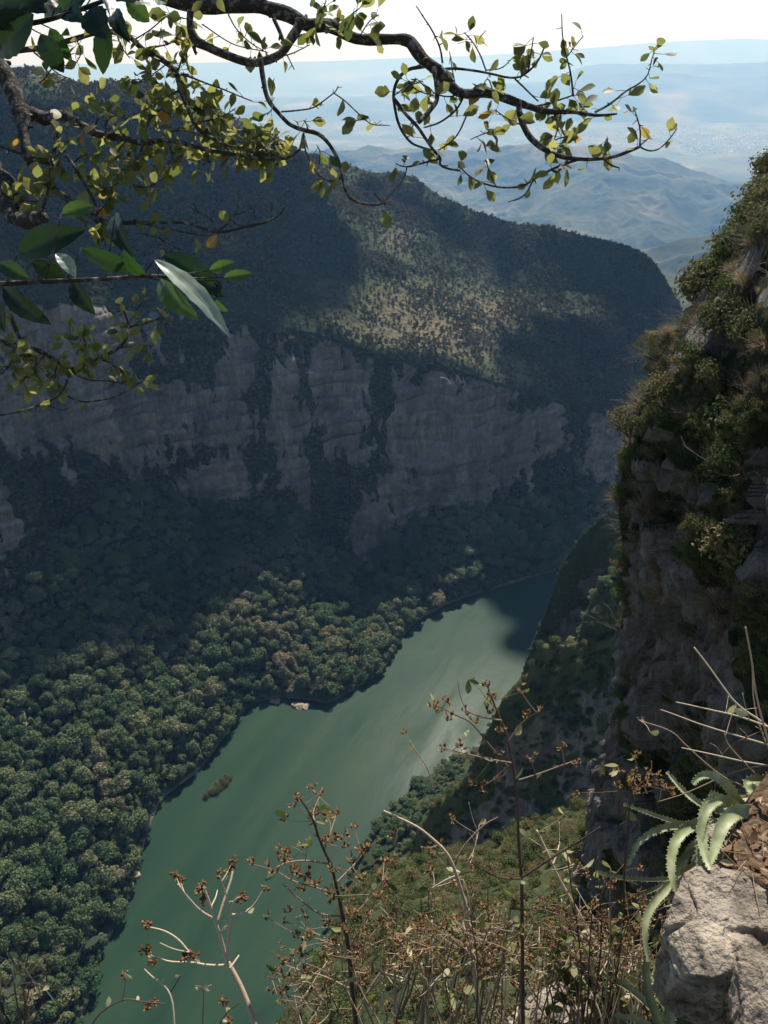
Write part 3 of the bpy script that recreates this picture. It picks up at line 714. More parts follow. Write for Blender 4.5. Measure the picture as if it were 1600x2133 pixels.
def place_n(root, p, s, tilt, rz, label, cat, group):
    r = root if id(root) not in used else copy_tree(root)
    used.add(id(root)); r.location = p; r.scale = (s, s, s)
    r.rotation_euler = (Matrix.Rotation(tilt[1], 3, 'Y') @ Matrix.Rotation(tilt[0], 3, 'X') @ Matrix.Rotation(rz, 3, 'Z')).to_euler()
    tag(r, label, cat, group); return r

# the near cliff: what grows where, by height on the wall
def cliff_places(n, y0, y1, c0=20, c1=None, edge=0):
    r0, r1 = np.searchsorted(yy, [y0, y1]); out = []
    nc_ = cliff_G.shape[1]
    for _ in range(n):
        i = random.randint(r0, r1 - 1); j = random.randint(c0, (c1 or nc_) - 30)
        out.append(cliff_G[i, j])
    return out
def onscreen(p, m=30):
    a, b, d = project(np.array([p])); return -m < a[0] < 1600 + m and -m < b[0] < 2133 + m
def do_cliff(n, y0, y1, kinds, smin, smax, tilt, label, cat, group, c0=20, c1=None):
    k = 0
    for p in cliff_places(n * 4, y0, y1, c0, c1):
        if not onscreen(p): continue
        dist = np.linalg.norm(p); s = random.uniform(smin, smax) * min(1.0, dist / 46 + .12)
        place_n(random.choice(kinds), p, s, (random.uniform(-.2, .3), -tilt * random.uniform(.5, 1.2)), random.uniform(0, 6.28), label, cat, group); k += 1
        if k >= n: break
do_cliff(60, 310, 760, GREEN + BUSH[:1], .55, 1.15, .5, 'green leafy shrub growing on the upper part of the near right cliff', 'shrub', 'shrubs on the near cliff', FL + 2, 640)
do_cliff(120, 330, 860, TUFT, .55, 1.3, .8, 'tuft of dry golden grass on the upper part of the near right cliff', 'grass', 'grass tufts on the near cliff', FL + 2, 640)
do_cliff(85, 360, 1200, BARE, .7, 1.4, .8, 'leafless grey bush sticking out of the near right cliff', 'bush', 'bare bushes on the near cliff', FL + 2, 660)
do_cliff(44, 820, 1750, GREEN, .35, .85, .8, 'small green shrub clinging to the dark lower face of the near right cliff', 'shrub', 'shrubs on the near cliff', FL + 4, 660)
do_cliff(24, 820, 1500, TUFT, .6, 1.1, .9, 'small dry grass tuft on a ledge of the dark lower cliff face', 'grass', 'grass tufts on the near cliff', FL + 4, 660)
vgc = np.clip(veg.reshape(NR, -1) - .35, 0, 1)
P, _ = scatter_grid(cliff_G, (int(np.searchsorted(yy, 330)), int(np.searchsorted(yy, 1800))), (FL + 1, cliff_G.shape[1] - 1), 3600, vgc); a_, b_, d_ = project(P); k = (a_ < 1660); P = P[k]; d_ = d_[k]
fol = [next(c for c in r.children if c.name.startswith('foliage')) for r in GREEN] + TUFT + BARE
lowc = project(P)[1] > 860; ki = np.where(lowc, RNG.integers(0, 3, len(P)), RNG.integers(0, 9, len(P)))
instance_stuff('scrub', P, RNG.uniform(.22, .6, len(P)) * np.minimum(1.1, d_ / 50 + .2), RNG.uniform(0, 6.28, len(P)), ki, fol, None, 'ragged dry scrub and grass covering the ledges of the near right cliff', 'scrub')
# the silhouette edge of the cliff
for (py, kinds, s, lb, ct, gp) in [(395, GREEN, 1.0, 0, 0, 0), (425, GREEN, 1.1, 0, 0, 0), (465, GREEN, .9, 0, 0, 0), (410, BARE, 1.2, 1, 0, 0), (540, BARE, 1.1, 1, 0, 0), (590, BARE, 1.3, 1, 0, 0), (620, TUFT, 1.4, 2, 0, 0), (660, TUFT, 1.5, 2, 0, 0), (700, TUFT, 1.5, 2, 0, 0), (735, TUFT, 1.3, 2, 0, 0),
                               (560, TUFT, 1.3, 2, 0, 0), (500, TUFT, 1.2, 2, 0, 0), (720, GREEN, .6, 0, 0, 0), (770, GREEN, .7, 0, 0, 0), (830, GREEN, .75, 0, 0, 0), (970, TUFT, .7, 2, 0, 0), (1080, GREEN, .5, 0, 0, 0), (640, BARE, .9, 1, 0, 0), (680, GREEN, .7, 0, 0, 0)]:
    i = int(np.searchsorted(yy, py)); p = cliff_G[i, 39 + random.randint(0, 16)]
    L_ = [('green leafy shrub on the left edge of the near right cliff', 'shrub', 'shrubs on the near cliff'), ('leafless grey bush on the left edge of the near right cliff', 'bush', 'bare bushes on the near cliff'), ('tuft of dry golden grass on the left edge of the near right cliff', 'grass', 'grass tufts on the near cliff')][lb]
    place_n(random.choice(kinds), p, s * .62, (random.uniform(-.2, .2), -random.uniform(.2, .6)), random.uniform(0, 6.28), *L_)

# the scrub slope below the viewpoint
def stuff_or_own(P, sizes, rot, kinds, kidx, n_own, label, cat, group, sname, slabel, scat):
    px_, py_, dep_ = project(P); v = (px_ > -20) & (px_ < 1640) & (py_ < 2160)
    od = np.argsort(np.where(v, dep_ / sizes, 1e9)); own, rest = od[:n_own], od[n_own:]
    for i in own: place_n(kinds[kidx[i]], P[i], sizes[i], (0, 0), rot[i], label[kidx[i]] if isinstance(label, list) else label, cat, group)
    if len(rest): instance_stuff(sname, P[rest], sizes[rest], rot[rest], kidx[rest], [next((c for c in kinds[k].children if c.name.startswith(('foliage', 'crown'))), kinds[k]) for k in range(len(kinds))], None, slabel, scat)
P, _ = scatter_grid(slope_G, (0, 190), (0, 300), 5200)
sizes = RNG.uniform(.55, 1.25, len(P)); kp = thin(P, sizes * 2.1); P, sizes = P[kp], sizes[kp]
a_, b_, _ = project(P); k = (a_ > 400) & (a_ < 1700) & (b_ < 2250); P, sizes = P[k], sizes[k]
K5 = GREEN + BUSH
stuff_or_own(P, sizes, RNG.uniform(0, 6.28, len(P)), K5, RNG.integers(0, 5, len(P)), 110, 'leafy shrub among the scrub on the steep slope below the viewpoint', 'shrub', 'shrubs on the slope below', 'scrub', 'low dense scrub covering the steep slope below the viewpoint', 'scrub')
P, _ = scatter_grid(slope_G, (0, 190), (0, 300), 500); a_, b_, _ = project(P); P = P[(a_ > 500) & (a_ < 1400) & (b_ < 2150)]
for p in P[:26]: place_n(random.choice(BARE), p, random.uniform(1.0, 2.0), (0, 0), random.uniform(0, 6.28), 'leafless grey bush in the scrub on the slope below the viewpoint', 'bush', 'bare bushes on the slope below')
# trees and scrub on the spurs
def on_spur(G3, nb, n, r1, smin, smax, d, wt_top=1.0):
    P, i = scatter_grid(G3, (nb - 4, nb + r1), (0, G3.shape[1]), n); s = RNG.uniform(smin, smax, len(P)); kp = thin(P, s * d); return P[kp], s[kp]
P, s = on_spur(sp2, nb2, 3000, 120, .2, .5, 6.0); P = P - np.array([0, 0, 1.5]) * s[:, None]
stuff_or_own(P, s, RNG.uniform(0, 6.28, len(P)), TREE_KINDS, RNG.integers(0, 5, len(P)), 60, 'green tree on the scrubby spur behind the near right cliff', 'tree', 'trees on the green spur', 'scrub', 'green scrub over the spur behind the near right cliff', 'scrub')
P, s = on_spur(sp1, nb1, 9000, 150, .10, .28, 5.0); P = P - np.array([0, 0, 1.2]) * s[:, None]
instance_stuff('scrub', P, s, RNG.uniform(0, 6.28, len(P)), RNG.integers(0, 5, len(P)), crowns, None, 'dry green scrub along the crest of the tall far spur', 'scrub')
P, s = on_spur(sp3, nb3, 3600, 90, .4, 1.2, 2.0)
fol = [next(c for c in r.children if c.name.startswith('foliage')) for r in BUSH] + TUFT[:1]
instance_stuff('scrub', P, s * 1.6, RNG.uniform(0, 6.28, len(P)), RNG.integers(0, 3, len(P)), fol, None, 'dry scrub and grass on the flat topped rock spur', 'scrub')
# small islet of plants in the river
c = at_z(455, 1640, WATER_Z); d_ = at_z(478, 1618, WATER_Z) - at_z(432, 1655, WATER_Z)
root = empty('plant_islet', c); tag(root, 'small islet of grey green bushes standing in the river', 'islet')
mb = MB(); 
for i in range(6): mb.add(ICO2 * np.array([4, 3, .35]) + d_ * (i / 5 - .5) * .8 + np.array([0, 0, .1]), ICO2F.tolist(), .3)
M = NT('wet_mud', .8, .3); M.base(M.ramp(M.noise(.6), [(.3, (.03, .03, .02)), (.7, (.09, .08, .05))])); mb.build('mud_bank', M.m, root)
for i in range(22):
    p = d_ * (random.random() - .5) * .95 + np.array([random.uniform(-3, 3), random.uniform(-3, 3), -.3])
    b = bpy.data.objects.new('bush', BUSH[i % 2].children[0].data); COL.objects.link(b); b.parent = root; b.location = p; s_ = random.uniform(1.5, 2.4); b.scale = (s_, s_, s_); b.rotation_euler.z = random.uniform(0, 6)
# ============================================================ the overhanging tree in front, its limbs traced in the air a few metres away
M = NT('lichen_bark', .9, .1)
n1 = M.noise(38, 5, .65); n2 = M.noise(130, 3, .6)
bk_ = M.mix(M.ramp(n1, [(.50, (0, 0, 0)), (.66, (1, 1, 1))]), (.055, .045, .038), (.27, .245, .21))
M.base(M.mix(.45, bk_, M.ramp(n2, [(.3, (.3, .3, .3)), (.65, (1, 1, 1))]), 'MULTIPLY')); M.bump(M.math('ADD', n2, n1), .006); M_limb = M.m
M = NT('fig_leaf', .5, .35)
lc = M.ramp(M.attr('tone'), [(0, (.060, .085, .022)), (.45, (.15, .152, .055)), (.8, (.27, .25, .10)), (.93, (.28, .20, .06)), (.97, (.34, .16, .05))])
lc = M.mix(.35, lc, M.ramp(M.noise(60, 3), [(.35, (.5, .5, .45)), (.6, (1, 1, 1))]), 'MULTIPLY')
M.base(lc); M.translucent(M.mix(1.0, lc, (1.6, 1.65, 1.2), 'MULTIPLY'), .55); M_fig = M.m

def chaikin(p, n=2):
    p = np.asarray(p, float)
    for _ in range(n):
        q = np.empty((2 * len(p) - 2, p.shape[1])); q[0::2] = p[:-1] * .75 + p[1:] * .25; q[1::2] = p[:-1] * .25 + p[1:] * .75
        p = np.concatenate([p[:1], q, p[-1:]])
    return p
def leaf_patch(mb, base, d, nrm, length, width, tone, shape='fig', curl=.15, fold=.18, rows=5):
    d = d / (np.linalg.norm(d) + 1e-9); s = np.cross(d, nrm); s /= np.linalg.norm(s) + 1e-9; n = np.cross(s, d)
    prof = {'fig': [.10, .62, .98, .92, .12], 'lance': [.08, .7, 1.0, .72, .04], 'bract': [.35, .9, .8, .5, .03]}[shape]
    V = []
    for k in range(rows):
        t = k / (rows - 1); c = base + d * length * t - n * length * curl * t * t
        w = prof[k] * width * .5
        V += [c - s * w + n * w * fold, c, c + s * w + n * w * fold]
    F = []
    for k in range(rows - 1):
        a = 3 * k; F += [(a, a + 1, a + 4, a + 3), (a + 1, a + 2, a + 5, a + 4)]
    mb.add(V, F, tone)
def rnd_dir():
    v = np.random.default_rng(random.randint(0, 1 << 30)).normal(size=3); return v / np.linalg.norm(v)
def path3(pts, depth):
    """pixel path -> places at the given depths"""
    p = np.array(pts, float); k = np.linspace(0, 1, len(p)); d = np.interp(k, np.linspace(0, 1, len(depth)), depth)
    return chaikin(at_d(p[:, 0], p[:, 1], d), 2)
def wob(P, a, seed):
    return P + np.stack([vnoise(P * 9 + s, seed + s) for s in range(3)], 1) * a

tree = empty('fig_tree', at_d(-250.0, 420.0, 3.6)); tag(tree, 'tree with small yellow green leaves whose limbs hang across the top of the view', 'tree')
def rel(o, root): o.location = -Vector(root.location); return o
def limb(main, widths, depth, twigs=(), leaf_n=0, leaf_w=32, dense=(), nubs=True, lname='limb'):
    """main / twigs: pixel paths, widths in pixels; leaves sprout along the twigs"""
    P = path3(main, depth); dm = float(np.mean(depth)); w = np.interp(np.linspace(0, 1, len(P)), np.linspace(0, 1, len(widths)), widths) * dm / FPX * .5
    mb = MB(); Pw = wob(P, w.mean() * .8, 3); mb.tube(Pw, w * (1 + .16 * vnoise(P * 22, 5)), 9)
    if nubs:
        for k in range(2, len(Pw) - 2):
            if random.random() < .22:
                e = rnd_dir() * w[k] * random.uniform(1.1, 1.9); mb.tube([Pw[k], Pw[k] + e], [w[k] * .45, w[k] * .22], 5)
    root = rel(mb.build(lname, M_limb, tree), tree)
    tw, lv = MB(), MB(); sites = []
    for pts, w0, ww1, ln in twigs:
        ds = dm + random.uniform(-.12, .12)
        q = path3(pts, [dm, ds]); q = wob(q, .004, 7); ws = np.linspace(w0, ww1, len(q)) * dm / FPX * .5
        tw.tube(q, ws, 6)
        for k in range(1, len(q) - 1):
            if random.random() < .16: e = rnd_dir() * random.uniform(.008, .03); tw.tube([q[k], q[k] + e], [ws[k] * .7, ws[k] * .4], 4)
        sites.append((q, ln, dm))
    if leaf_n: sites.append((Pw[len(Pw) // 3:], leaf_n, dm))
    lf_k = 1.4 if np.mean([p[0] for p in main]) < 420 else 1.0
    for q, ln, dd in sites:
        ln = int(round(ln * lf_k))
        for _ in range(ln):
            t = random.random() ** .75; k = int(t * (len(q) - 1)); p = q[k]
            L = random.uniform(.62, 1.15) * leaf_w * dd / FPX
            side = rnd_dir(); side[1] *= .6; st = p + side * L * random.uniform(.3, .9)
            tw.tube([p, (p + st) / 2 + rnd_dir() * .003, st], [.0013, .0011, .0009], 4)
            dr = side + rnd_dir() * .5 + np.array([0, 0, random.uniform(-.5, .25)])
            nr_ = rnd_dir() + np.array([0, -.5, .55])
            tone = min(.82, max(0, random.gauss(.5, .2)))
            if random.random() < .02: tone = random.uniform(.9, 1)
            leaf_patch(lv, st, dr, nr_, L, L * random.uniform(.55, .72), tone, 'fig', random.uniform(0, .28), random.uniform(.05, .35))
            if random.random() < .5:
                leaf_patch(lv, st, dr + rnd_dir() * .9, rnd_dir() + np.array([0, -.4, .5]), L * random.uniform(.5, .9), L * .5, min(.85, tone + random.uniform(-.15, .2)), 'fig', .2, .2)
    if tw.V: rel(tw.build('twigs', M_limb, root), tree).location = (0, 0, 0)
    if lv.V: rel(lv.build('leaves', M_fig, root), tree).location = (0, 0, 0)
    return root
def bz(*f): return f
# top limb with its right-hand crown of twigs
limb([(60, -60), (200, -40), (330, -5), (400, 10), (480, 12), (550, 14), (612, 28), (655, 48), (700, 70), (750, 84), (800, 85), (848, 84), (866, 100), (884, 128), (908, 157), (945, 180), (1000, 195), (1060, 207), (1100, 222), (1140, 236), (1220, 238), (1288, 236)],
     [40, 38, 34, 32, 30, 28, 26, 22, 22, 24, 26, 22, 18, 17, 13, 7, 3], [3.3, 3.3, 3.2],
     [([(912, 148), (940, 143), (965, 145), (1015, 152), (1072, 166), (1102, 150), (1125, 125), (1137, 92)], 7, 3, 9), ([(1072, 165), (1100, 190), (1122, 212)], 4, 3, 2), ([(1100, 148), (1106, 115), (1112, 76)], 4, 2, 6),
      ([(921, 132), (917, 100), (900, 60), (884, 38), (868, 13)], 5, 2, 3), ([(1014, 148), (1000, 110), (985, 85), (968, 68)], 4, 2, 8), ([(1016, 147), (1045, 145), (1067, 121)], 3, 2, 0), ([(948, 180), (940, 140), (936, 108)], 3, 2, 2),
      ([(1195, 200), (1188, 150), (1178, 116), (1172, 75), (1171, 28)], 5, 2, 7), ([(1178, 118), (1195, 100), (1216, 74)], 3, 2, 5), ([(1110, 222), (1150, 214), (1195, 198)], 5, 3, 10), ([(1240, 234), (1265, 222), (1283, 208), (1302, 190), (1330, 174), (1350, 155), (1357, 130), (1366, 98)], 5, 2, 14),
      ([(1155, 236), (1165, 262), (1180, 290)], 4, 2, 8), ([(1170, 236), (1160, 275), (1150, 305)], 4, 2, 6), ([(970, 190), (955, 225), (920, 255), (885, 265)], 5, 3, 4), ([(972, 240), (955, 280), (935, 300), (912, 314)], 4, 3, 4), ([(1030, 200), (1020, 160), (1008, 175)], 3, 2, 4), ([(965, 192), (930, 205), (890, 190), (868, 165)], 4, 2, 8)], 12)
limb([(902, 145), (910, 175), (908, 210), (893, 235), (872, 252)], [13, 12, 11, 10, 8], [3.25, 3.1], [([(878, 140), (847, 145), (826, 165), (818, 195), (822, 225), (830, 260), (850, 290), (866, 302), (900, 314)], 9, 4, 5),
      ([(820, 205), (845, 236), (870, 260), (885, 285), (905, 316), (920, 330), (915, 343), (930, 352), (957, 356)], 8, 4, 5), ([(920, 331), (890, 337), (855, 346), (838, 347), (824, 340)], 5, 2, 3), ([(847, 348), (845, 366), (830, 390), (810, 412), (798, 420)], 3, 2, 2), ([(850, 170), (865, 190), (905, 200)], 4, 2, 7), ([(820, 200), (845, 180), (880, 170)], 3, 2, 6)], 0)
limb([(1080, 212), (1085, 240), (1095, 270), (1110, 295), (1140, 315), (1172, 326), (1210, 331), (1250, 330), (1282, 325), (1315, 312), (1333, 304)], [13, 13, 12, 11, 9, 8, 7, 6, 5], [3.2, 3.1],
     [([(1333, 304), (1335, 270), (1328, 245), (1320, 222)], 4, 2, 4), ([(1332, 305), (1345, 313), (1365, 313), (1387, 298), (1405, 278), (1411, 268)], 4, 2, 2), ([(1260, 331), (1275, 346), (1291, 350)], 4, 3, 0), ([(1332, 304), (1348, 290), (1354, 286)], 4, 2, 0), ([(1255, 330), (1268, 305), (1265, 285)], 3, 2, 7),
      ([(1205, 332), (1180, 340), (1150, 352), (1117, 370), (1090, 390), (1050, 392), (1010, 384), (975, 368), (955, 345)], 6, 3, 9), ([(1112, 374), (1100, 400), (1085, 414), (1059, 422)], 4, 2, 0), ([(1032, 389), (1018, 360), (1013, 336)], 3, 2, 4), ([(1180, 335), (1160, 360), (1148, 352)], 8, 4, 4), ([(1092, 262), (1070, 255), (1045, 240), (1030, 228)], 4, 2, 8), ([(1140, 315), (1155, 290), (1180, 285)], 4, 2, 8), ([(1040, 270), (1015, 275), (980, 290)], 3, 2, 7)], 8)
# hooked branch under the top limb and the long thin branch below it
limb([(622, 38), (612, 72), (597, 99), (572, 120), (535, 128), (495, 121), (458, 110), (425, 96), (408, 88), (402, 60), (400, 22)], [20, 19, 18, 17, 17, 16, 16, 20, 15, 14], [3.2, 3.1],
     [([(572, 40), (585, 68), (592, 92)], 9, 8, 0), ([(590, 118), (610, 112), (632, 100), (645, 92)], 3, 2, 2), ([(598, 115), (606, 130), (613, 145)], 3, 2, 0), ([(475, 30), (490, 60), (520, 90), (550, 108)], 3, 2, 8), ([(405, 100), (408, 115)], 9, 4, 0), ([(420, 50), (450, 70), (500, 100), (560, 108)], 3, 2, 6)], 2)
limb([(543, 128), (546, 152), (551, 178), (556, 202), (566, 222), (586, 242), (606, 260), (640, 272), (665, 278), (686, 302), (705, 335), (712, 362), (718, 392), (731, 413), (757, 426), (786, 429), (812, 420)], [12, 11, 10, 9, 8, 7, 6, 5, 4], [3.1, 3.0],
     [([(586, 233), (620, 229), (650, 225), (670, 212), (686, 200), (700, 190), (705, 178)], 4, 2, 1), ([(694, 194), (720, 211), (740, 231), (762, 252), (776, 262), (812, 262)], 3, 2, 5), ([(632, 276), (636, 312), (650, 346), (670, 374), (692, 381), (713, 372)], 4, 2, 8), ([(664, 348), (667, 320), (660, 305)], 3, 2, 4), ([(780, 404), (793, 418), (800, 424)], 3, 2, 1), ([(560, 210), (570, 225), (555, 240)], 3, 2, 4), ([(632, 250), (640, 262), (636, 275)], 3, 2, 3)], 0)
# left trunk and its arms
limb([(-150, 20), (-60, 80), (0, 138), (16, 165), (28, 195), (44, 228), (56, 238), (80, 236), (102, 246), (118, 241), (142, 240), (166, 255), (192, 276), (226, 284), (262, 288), (302, 296), (350, 299), (400, 305), (450, 318), (500, 326), (562, 330), (602, 326), (628, 303)],
     [50, 46, 38, 34, 34, 28, 22, 18, 15, 14, 12, 9, 8, 6, 5, 3], [3.5, 3.3, 3.1],
     [([(302, 290), (310, 245), (345, 220), (372, 200)], 4, 2, 14), ([(298, 298), (290, 325), (270, 350), (225, 370), (190, 380)], 4, 2, 16), ([(265, 360), (270, 385), (310, 395), (340, 370)], 3, 2, 10), ([(226, 284), (215, 255), (240, 235), (262, 248)], 3, 2, 10), ([(310, 245), (325, 215), (350, 190)], 3, 2, 10), ([(350, 298), (362, 330), (345, 350), (320, 345)], 3, 2, 12), ([(400, 305), (430, 340), (440, 335)], 3, 2, 8), ([(450, 318), (480, 300), (510, 285)], 3, 2, 12), ([(520, 326), (560, 335), (580, 345)], 3, 2, 12), ([(560, 330), (575, 300), (560, 275)], 3, 2, 12), ([(190, 276), (205, 240), (220, 215), (205, 195)], 4, 2, 8), ([(260, 288), (255, 320), (240, 330)], 3, 2, 10), ([(330, 298), (360, 270), (400, 275), (430, 290)], 3, 2, 14)], 16, nubs=True)
limb([(44, 228), (46, 262), (50, 292), (60, 320), (72, 350), (95, 375), (122, 402), (147, 422), (186, 445), (215, 465), (236, 466), (270, 462), (320, 463), (372, 464), (400, 470), (450, 483), (490, 478), (525, 470), (560, 462), (584, 446), (595, 426)], [30, 26, 22, 18, 14, 12, 10, 8, 7, 6, 6, 5, 4, 3], [3.3, 3.0],
     [([(455, 480), (440, 456), (428, 448), (400, 434), (379, 414)], 4, 2, 0), ([(455, 482), (476, 468), (488, 448), (496, 436), (497, 394)], 4, 2, 0), ([(532, 470), (531, 440), (529, 428)], 3, 2, 0), ([(565, 462), (566, 440), (567, 420)], 3, 2, 0), ([(440, 457), (448, 435), (453, 415)], 3, 2, 0), ([(486, 450), (510, 440), (528, 432)], 3, 2, 0), ([(280, 460), (320, 470), (345, 476), (400, 486), (452, 493)], 5, 3, 0), ([(330, 510), (360, 525), (390, 533), (418, 522)], 4, 2, 3), ([(400, 497), (425, 512), (442, 530), (460, 505), (470, 492)], 3, 2, 0), ([(415, 445), (405, 428), (402, 420)], 3, 2, 0), ([(488, 465), (510, 472), (525, 473)], 3, 2, 0), ([(285, 488), (330, 492), (350, 508), (380, 520)], 4, 2, 2)], 3)
limb([(104, 246), (116, 262), (120, 290), (113, 320), (106, 350), (98, 400), (88, 446)], [14, 11, 9, 8, 7, 5], [3.2, 3.1], [([(124, 302), (150, 340), (180, 385), (198, 420), (205, 470), (203, 510)], 8, 5, 6), ([(108, 345), (80, 330), (50, 322), (0, 305)], 6, 5, 5), ([(205, 440), (225, 420), (245, 405)], 4, 2, 4), ([(180, 385), (215, 395), (235, 392)], 3, 2, 12), ([(98, 400), (75, 390), (60, 380)], 3, 2, 8), ([(150, 340), (175, 320), (195, 325)], 3, 2, 10), ([(112, 330), (130, 310), (145, 290)], 3, 2, 8), ([(205, 470), (215, 490), (210, 505)], 3, 2, 8)], 6)
limb([(-120, 240), (-40, 330), (0, 372), (14, 395), (18, 430), (28, 455), (60, 466), (95, 462)], [60, 50, 40, 36, 34, 28, 20], [3.3, 3.0], [([(40, 430), (30, 400), (45, 385)], 4, 2, 6), ([(20, 440), (45, 415), (70, 420), (95, 415)], 3, 2, 6)], 0)
limb([(-40, 120), (0, 112), (50, 104), (100, 98), (150, 86), (200, 70), (250, 62), (272, 78), (300, 106), (350, 131), (371, 152), (376, 186), (386, 216), (401, 256), (425, 280), (460, 300), (500, 311), (550, 320), (592, 325)], [13, 12, 11, 10, 12, 12, 11, 10, 8, 7, 6, 5, 4], [3.3, 3.2, 3.1],
     [([(378, 155), (400, 162), (425, 172), (475, 190), (525, 210)], 5, 2, 6), ([(300, 106), (330, 95), (360, 90), (380, 60)], 4, 2, 12), ([(371, 150), (380, 120), (395, 95)], 4, 2, 12), ([(376, 186), (345, 205), (320, 220), (290, 235)], 4, 2, 16), ([(386, 216), (420, 235), (430, 215)], 3, 2, 10), ([(401, 256), (440, 250), (470, 240), (490, 225)], 3, 2, 12), ([(430, 282), (455, 270), (480, 275)], 3, 2, 12), ([(350, 131), (325, 150), (305, 165), (275, 165)], 3, 2, 10), ([(70, 110), (95, 130), (120, 155), (150, 165)], 4, 2, 5), ([(110, 140), (95, 165), (80, 172)], 3, 2, 4), ([(500, 311), (520, 290), (545, 280)], 3, 2, 14), ([(540, 318), (560, 300), (590, 300)], 3, 2, 10), ([(240, 62), (250, 95), (270, 120)], 3, 2, 8), ([(160, 84), (170, 110), (160, 130)], 3, 2, 6), ([(280, 84), (320, 60), (350, 30), (395, 40)], 3, 2, 10), ([(655, 48), (670, 25), (680, 5)], 4, 2, 9), ([(700, 68), (720, 40), (745, 18)], 4, 2, 9), ([(745, 82), (770, 40), (790, 30)], 3, 2, 5)], 6)
# low leafy arm at the left
limb([(-60, 700), (0, 710), (30, 718), (66, 726), (95, 736), (120, 755), (146, 772), (180, 760), (210, 746), (240, 731), (260, 715), (268, 682), (264, 660), (250, 624)], [14, 12, 10, 8, 7, 6, 5, 3], [3.1, 2.9],
     [([(267, 682), (280, 650), (300, 624)], 4, 2, 4), ([(270, 682), (300, 675), (338, 660)], 4, 2, 7), ([(240, 730), (270, 722), (302, 730), (320, 718)], 3, 2, 7), ([(145, 772), (180, 794), (220, 795), (262, 800), (295, 797)], 4, 2, 6), ([(140, 825), (170, 838), (220, 831), (250, 822), (296, 796)], 4, 2, 4), ([(146, 772), (138, 800), (125, 825), (90, 842), (45, 856), (-10, 868)], 5, 3, 6), ([(95, 842), (130, 856), (142, 850)], 3, 2, 0), ([(20, 655), (35, 695), (56, 728)], 9, 6, 4), ([(66, 726), (80, 755), (60, 780), (40, 800)], 3, 2, 16), ([(30, 720), (25, 755), (5, 780)], 3, 2, 14), ([(180, 760), (178, 720), (172, 690)], 4, 2, 10), ([(95, 740), (70, 770), (90, 800)], 3, 2, 14), ([(210, 746), (235, 760), (250, 780)], 3, 2, 10), ([(120, 755), (110, 790), (130, 812)], 3, 2, 10), ([(190, 722), (160, 705), (130, 702)], 3, 2, 10)], 12, leaf_w=26)
tb = MB(); q = chaikin(np.array([at_d(-700.0, 1500.0, 3.8), at_d(-420.0, 800.0, 3.7), at_d(-260.0, 420.0, 3.55), at_d(-150.0, 20.0, 3.5)]), 2); tb.tube(q, np.linspace(.14, .06, len(q)), 12)
q2 = np.array([at_d(-260.0, 420.0, 3.55), at_d(-120.0, 240.0, 3.3)]); tb.tube(q2, [.07, .06], 9)
q2 = np.array([at_d(-150.0, 20.0, 3.5), at_d(-40.0, -80.0, 3.4), at_d(60.0, -60.0, 3.3)]); tb.tube(q2, [.06, .05, .04], 9)
q2 = np.array([at_d(-420.0, 800.0, 3.7), at_d(-200.0, 720.0, 3.3), at_d(-60.0, 700.0, 3.1)]); tb.tube(q2, [.05, .03, .014], 8)
q2 = np.array([at_d(-150.0, 20.0, 3.5), at_d(-100.0, 100.0, 3.35), at_d(-40.0, 120.0, 3.3)]); tb.tube(q2, [.04, .025, .014], 8)
rel(tb.build('trunk', M_limb, tree), tree)

# ------------------------------------------------------------ the two sprigs of big dark leaves close to the lens
M = NT('glossy_leaf', .38, .4)
vn_ = M.noise(40, 3)
lc = M.ramp(M.attr('tone'), [(0, (.008, .016, .009)), (.5, (.022, .046, .016)), (1, (.080, .125, .032))]); M.base(lc)
M.translucent(M.mix(1.0, lc, (1.6, 1.9, 1.0), 'MULTIPLY'), .3); M.bump(vn_, .002); M_big = M.m
M = NT('glare_leaf', .35, .45); M.base(M.mix(M.noise(55, 4), (.20, .25, .17), (.36, .40, .31))); M.translucent((.2, .28, .12), .2); M_glare = M.m  # glare of sun and sky painted into a paler base colour
def big_leaf(root, base, tip, wpx, tone, dp, tilt=(0, -.35, .9), curl=.12, fold=.25, dz=0.0):
    dp = dp + dz; b = at_d(float(base[0]), float(base[1]), dp); t = at_d(float(tip[0]), float(tip[1]), dp + random.uniform(-.06, .06)); Ln = np.linalg.norm(t - b)
    d = (t - b) / Ln; n = np.array(tilt, float) + rnd_dir() * .15; s = np.cross(d, n); s /= np.linalg.norm(s); n = np.cross(s, d)
    mb = MB(); rows, cols = 15, 7; w0 = wpx * dp / FPX * .5; V = []
    for i in range(rows):
        u = i / (rows - 1); w = w0 * max(.03, math.sin(math.pi * min(1, u ** .85)) ** .8) * (1 if u < .97 else .4) * (1 + .05 * math.sin(i * 2.3 + wpx))
        c = b + d * Ln * u + n * Ln * curl * (math.sin(u * math.pi) - .2 * u)
        for j in range(cols):
            v = (j / (cols - 1) - .5) * 2
            V.append(c + s * w * v + n * (abs(v) * w * fold + .0007 * math.sin(i * 1.9 + j * .8) - (0.0012 if j == cols // 2 else 0)))
    F = [(i * cols + j, i * cols + j + 1, (i + 1) * cols + j + 1, (i + 1) * cols + j) for i in range(rows - 1) for j in range(cols - 1)]
    mb.add(V, F, tone); o = mb.build('leaf', M_glare if tone < 0 else M_big, root); o.location = -Vector(root.location); return o  # negative tone picks the leaf with painted glare
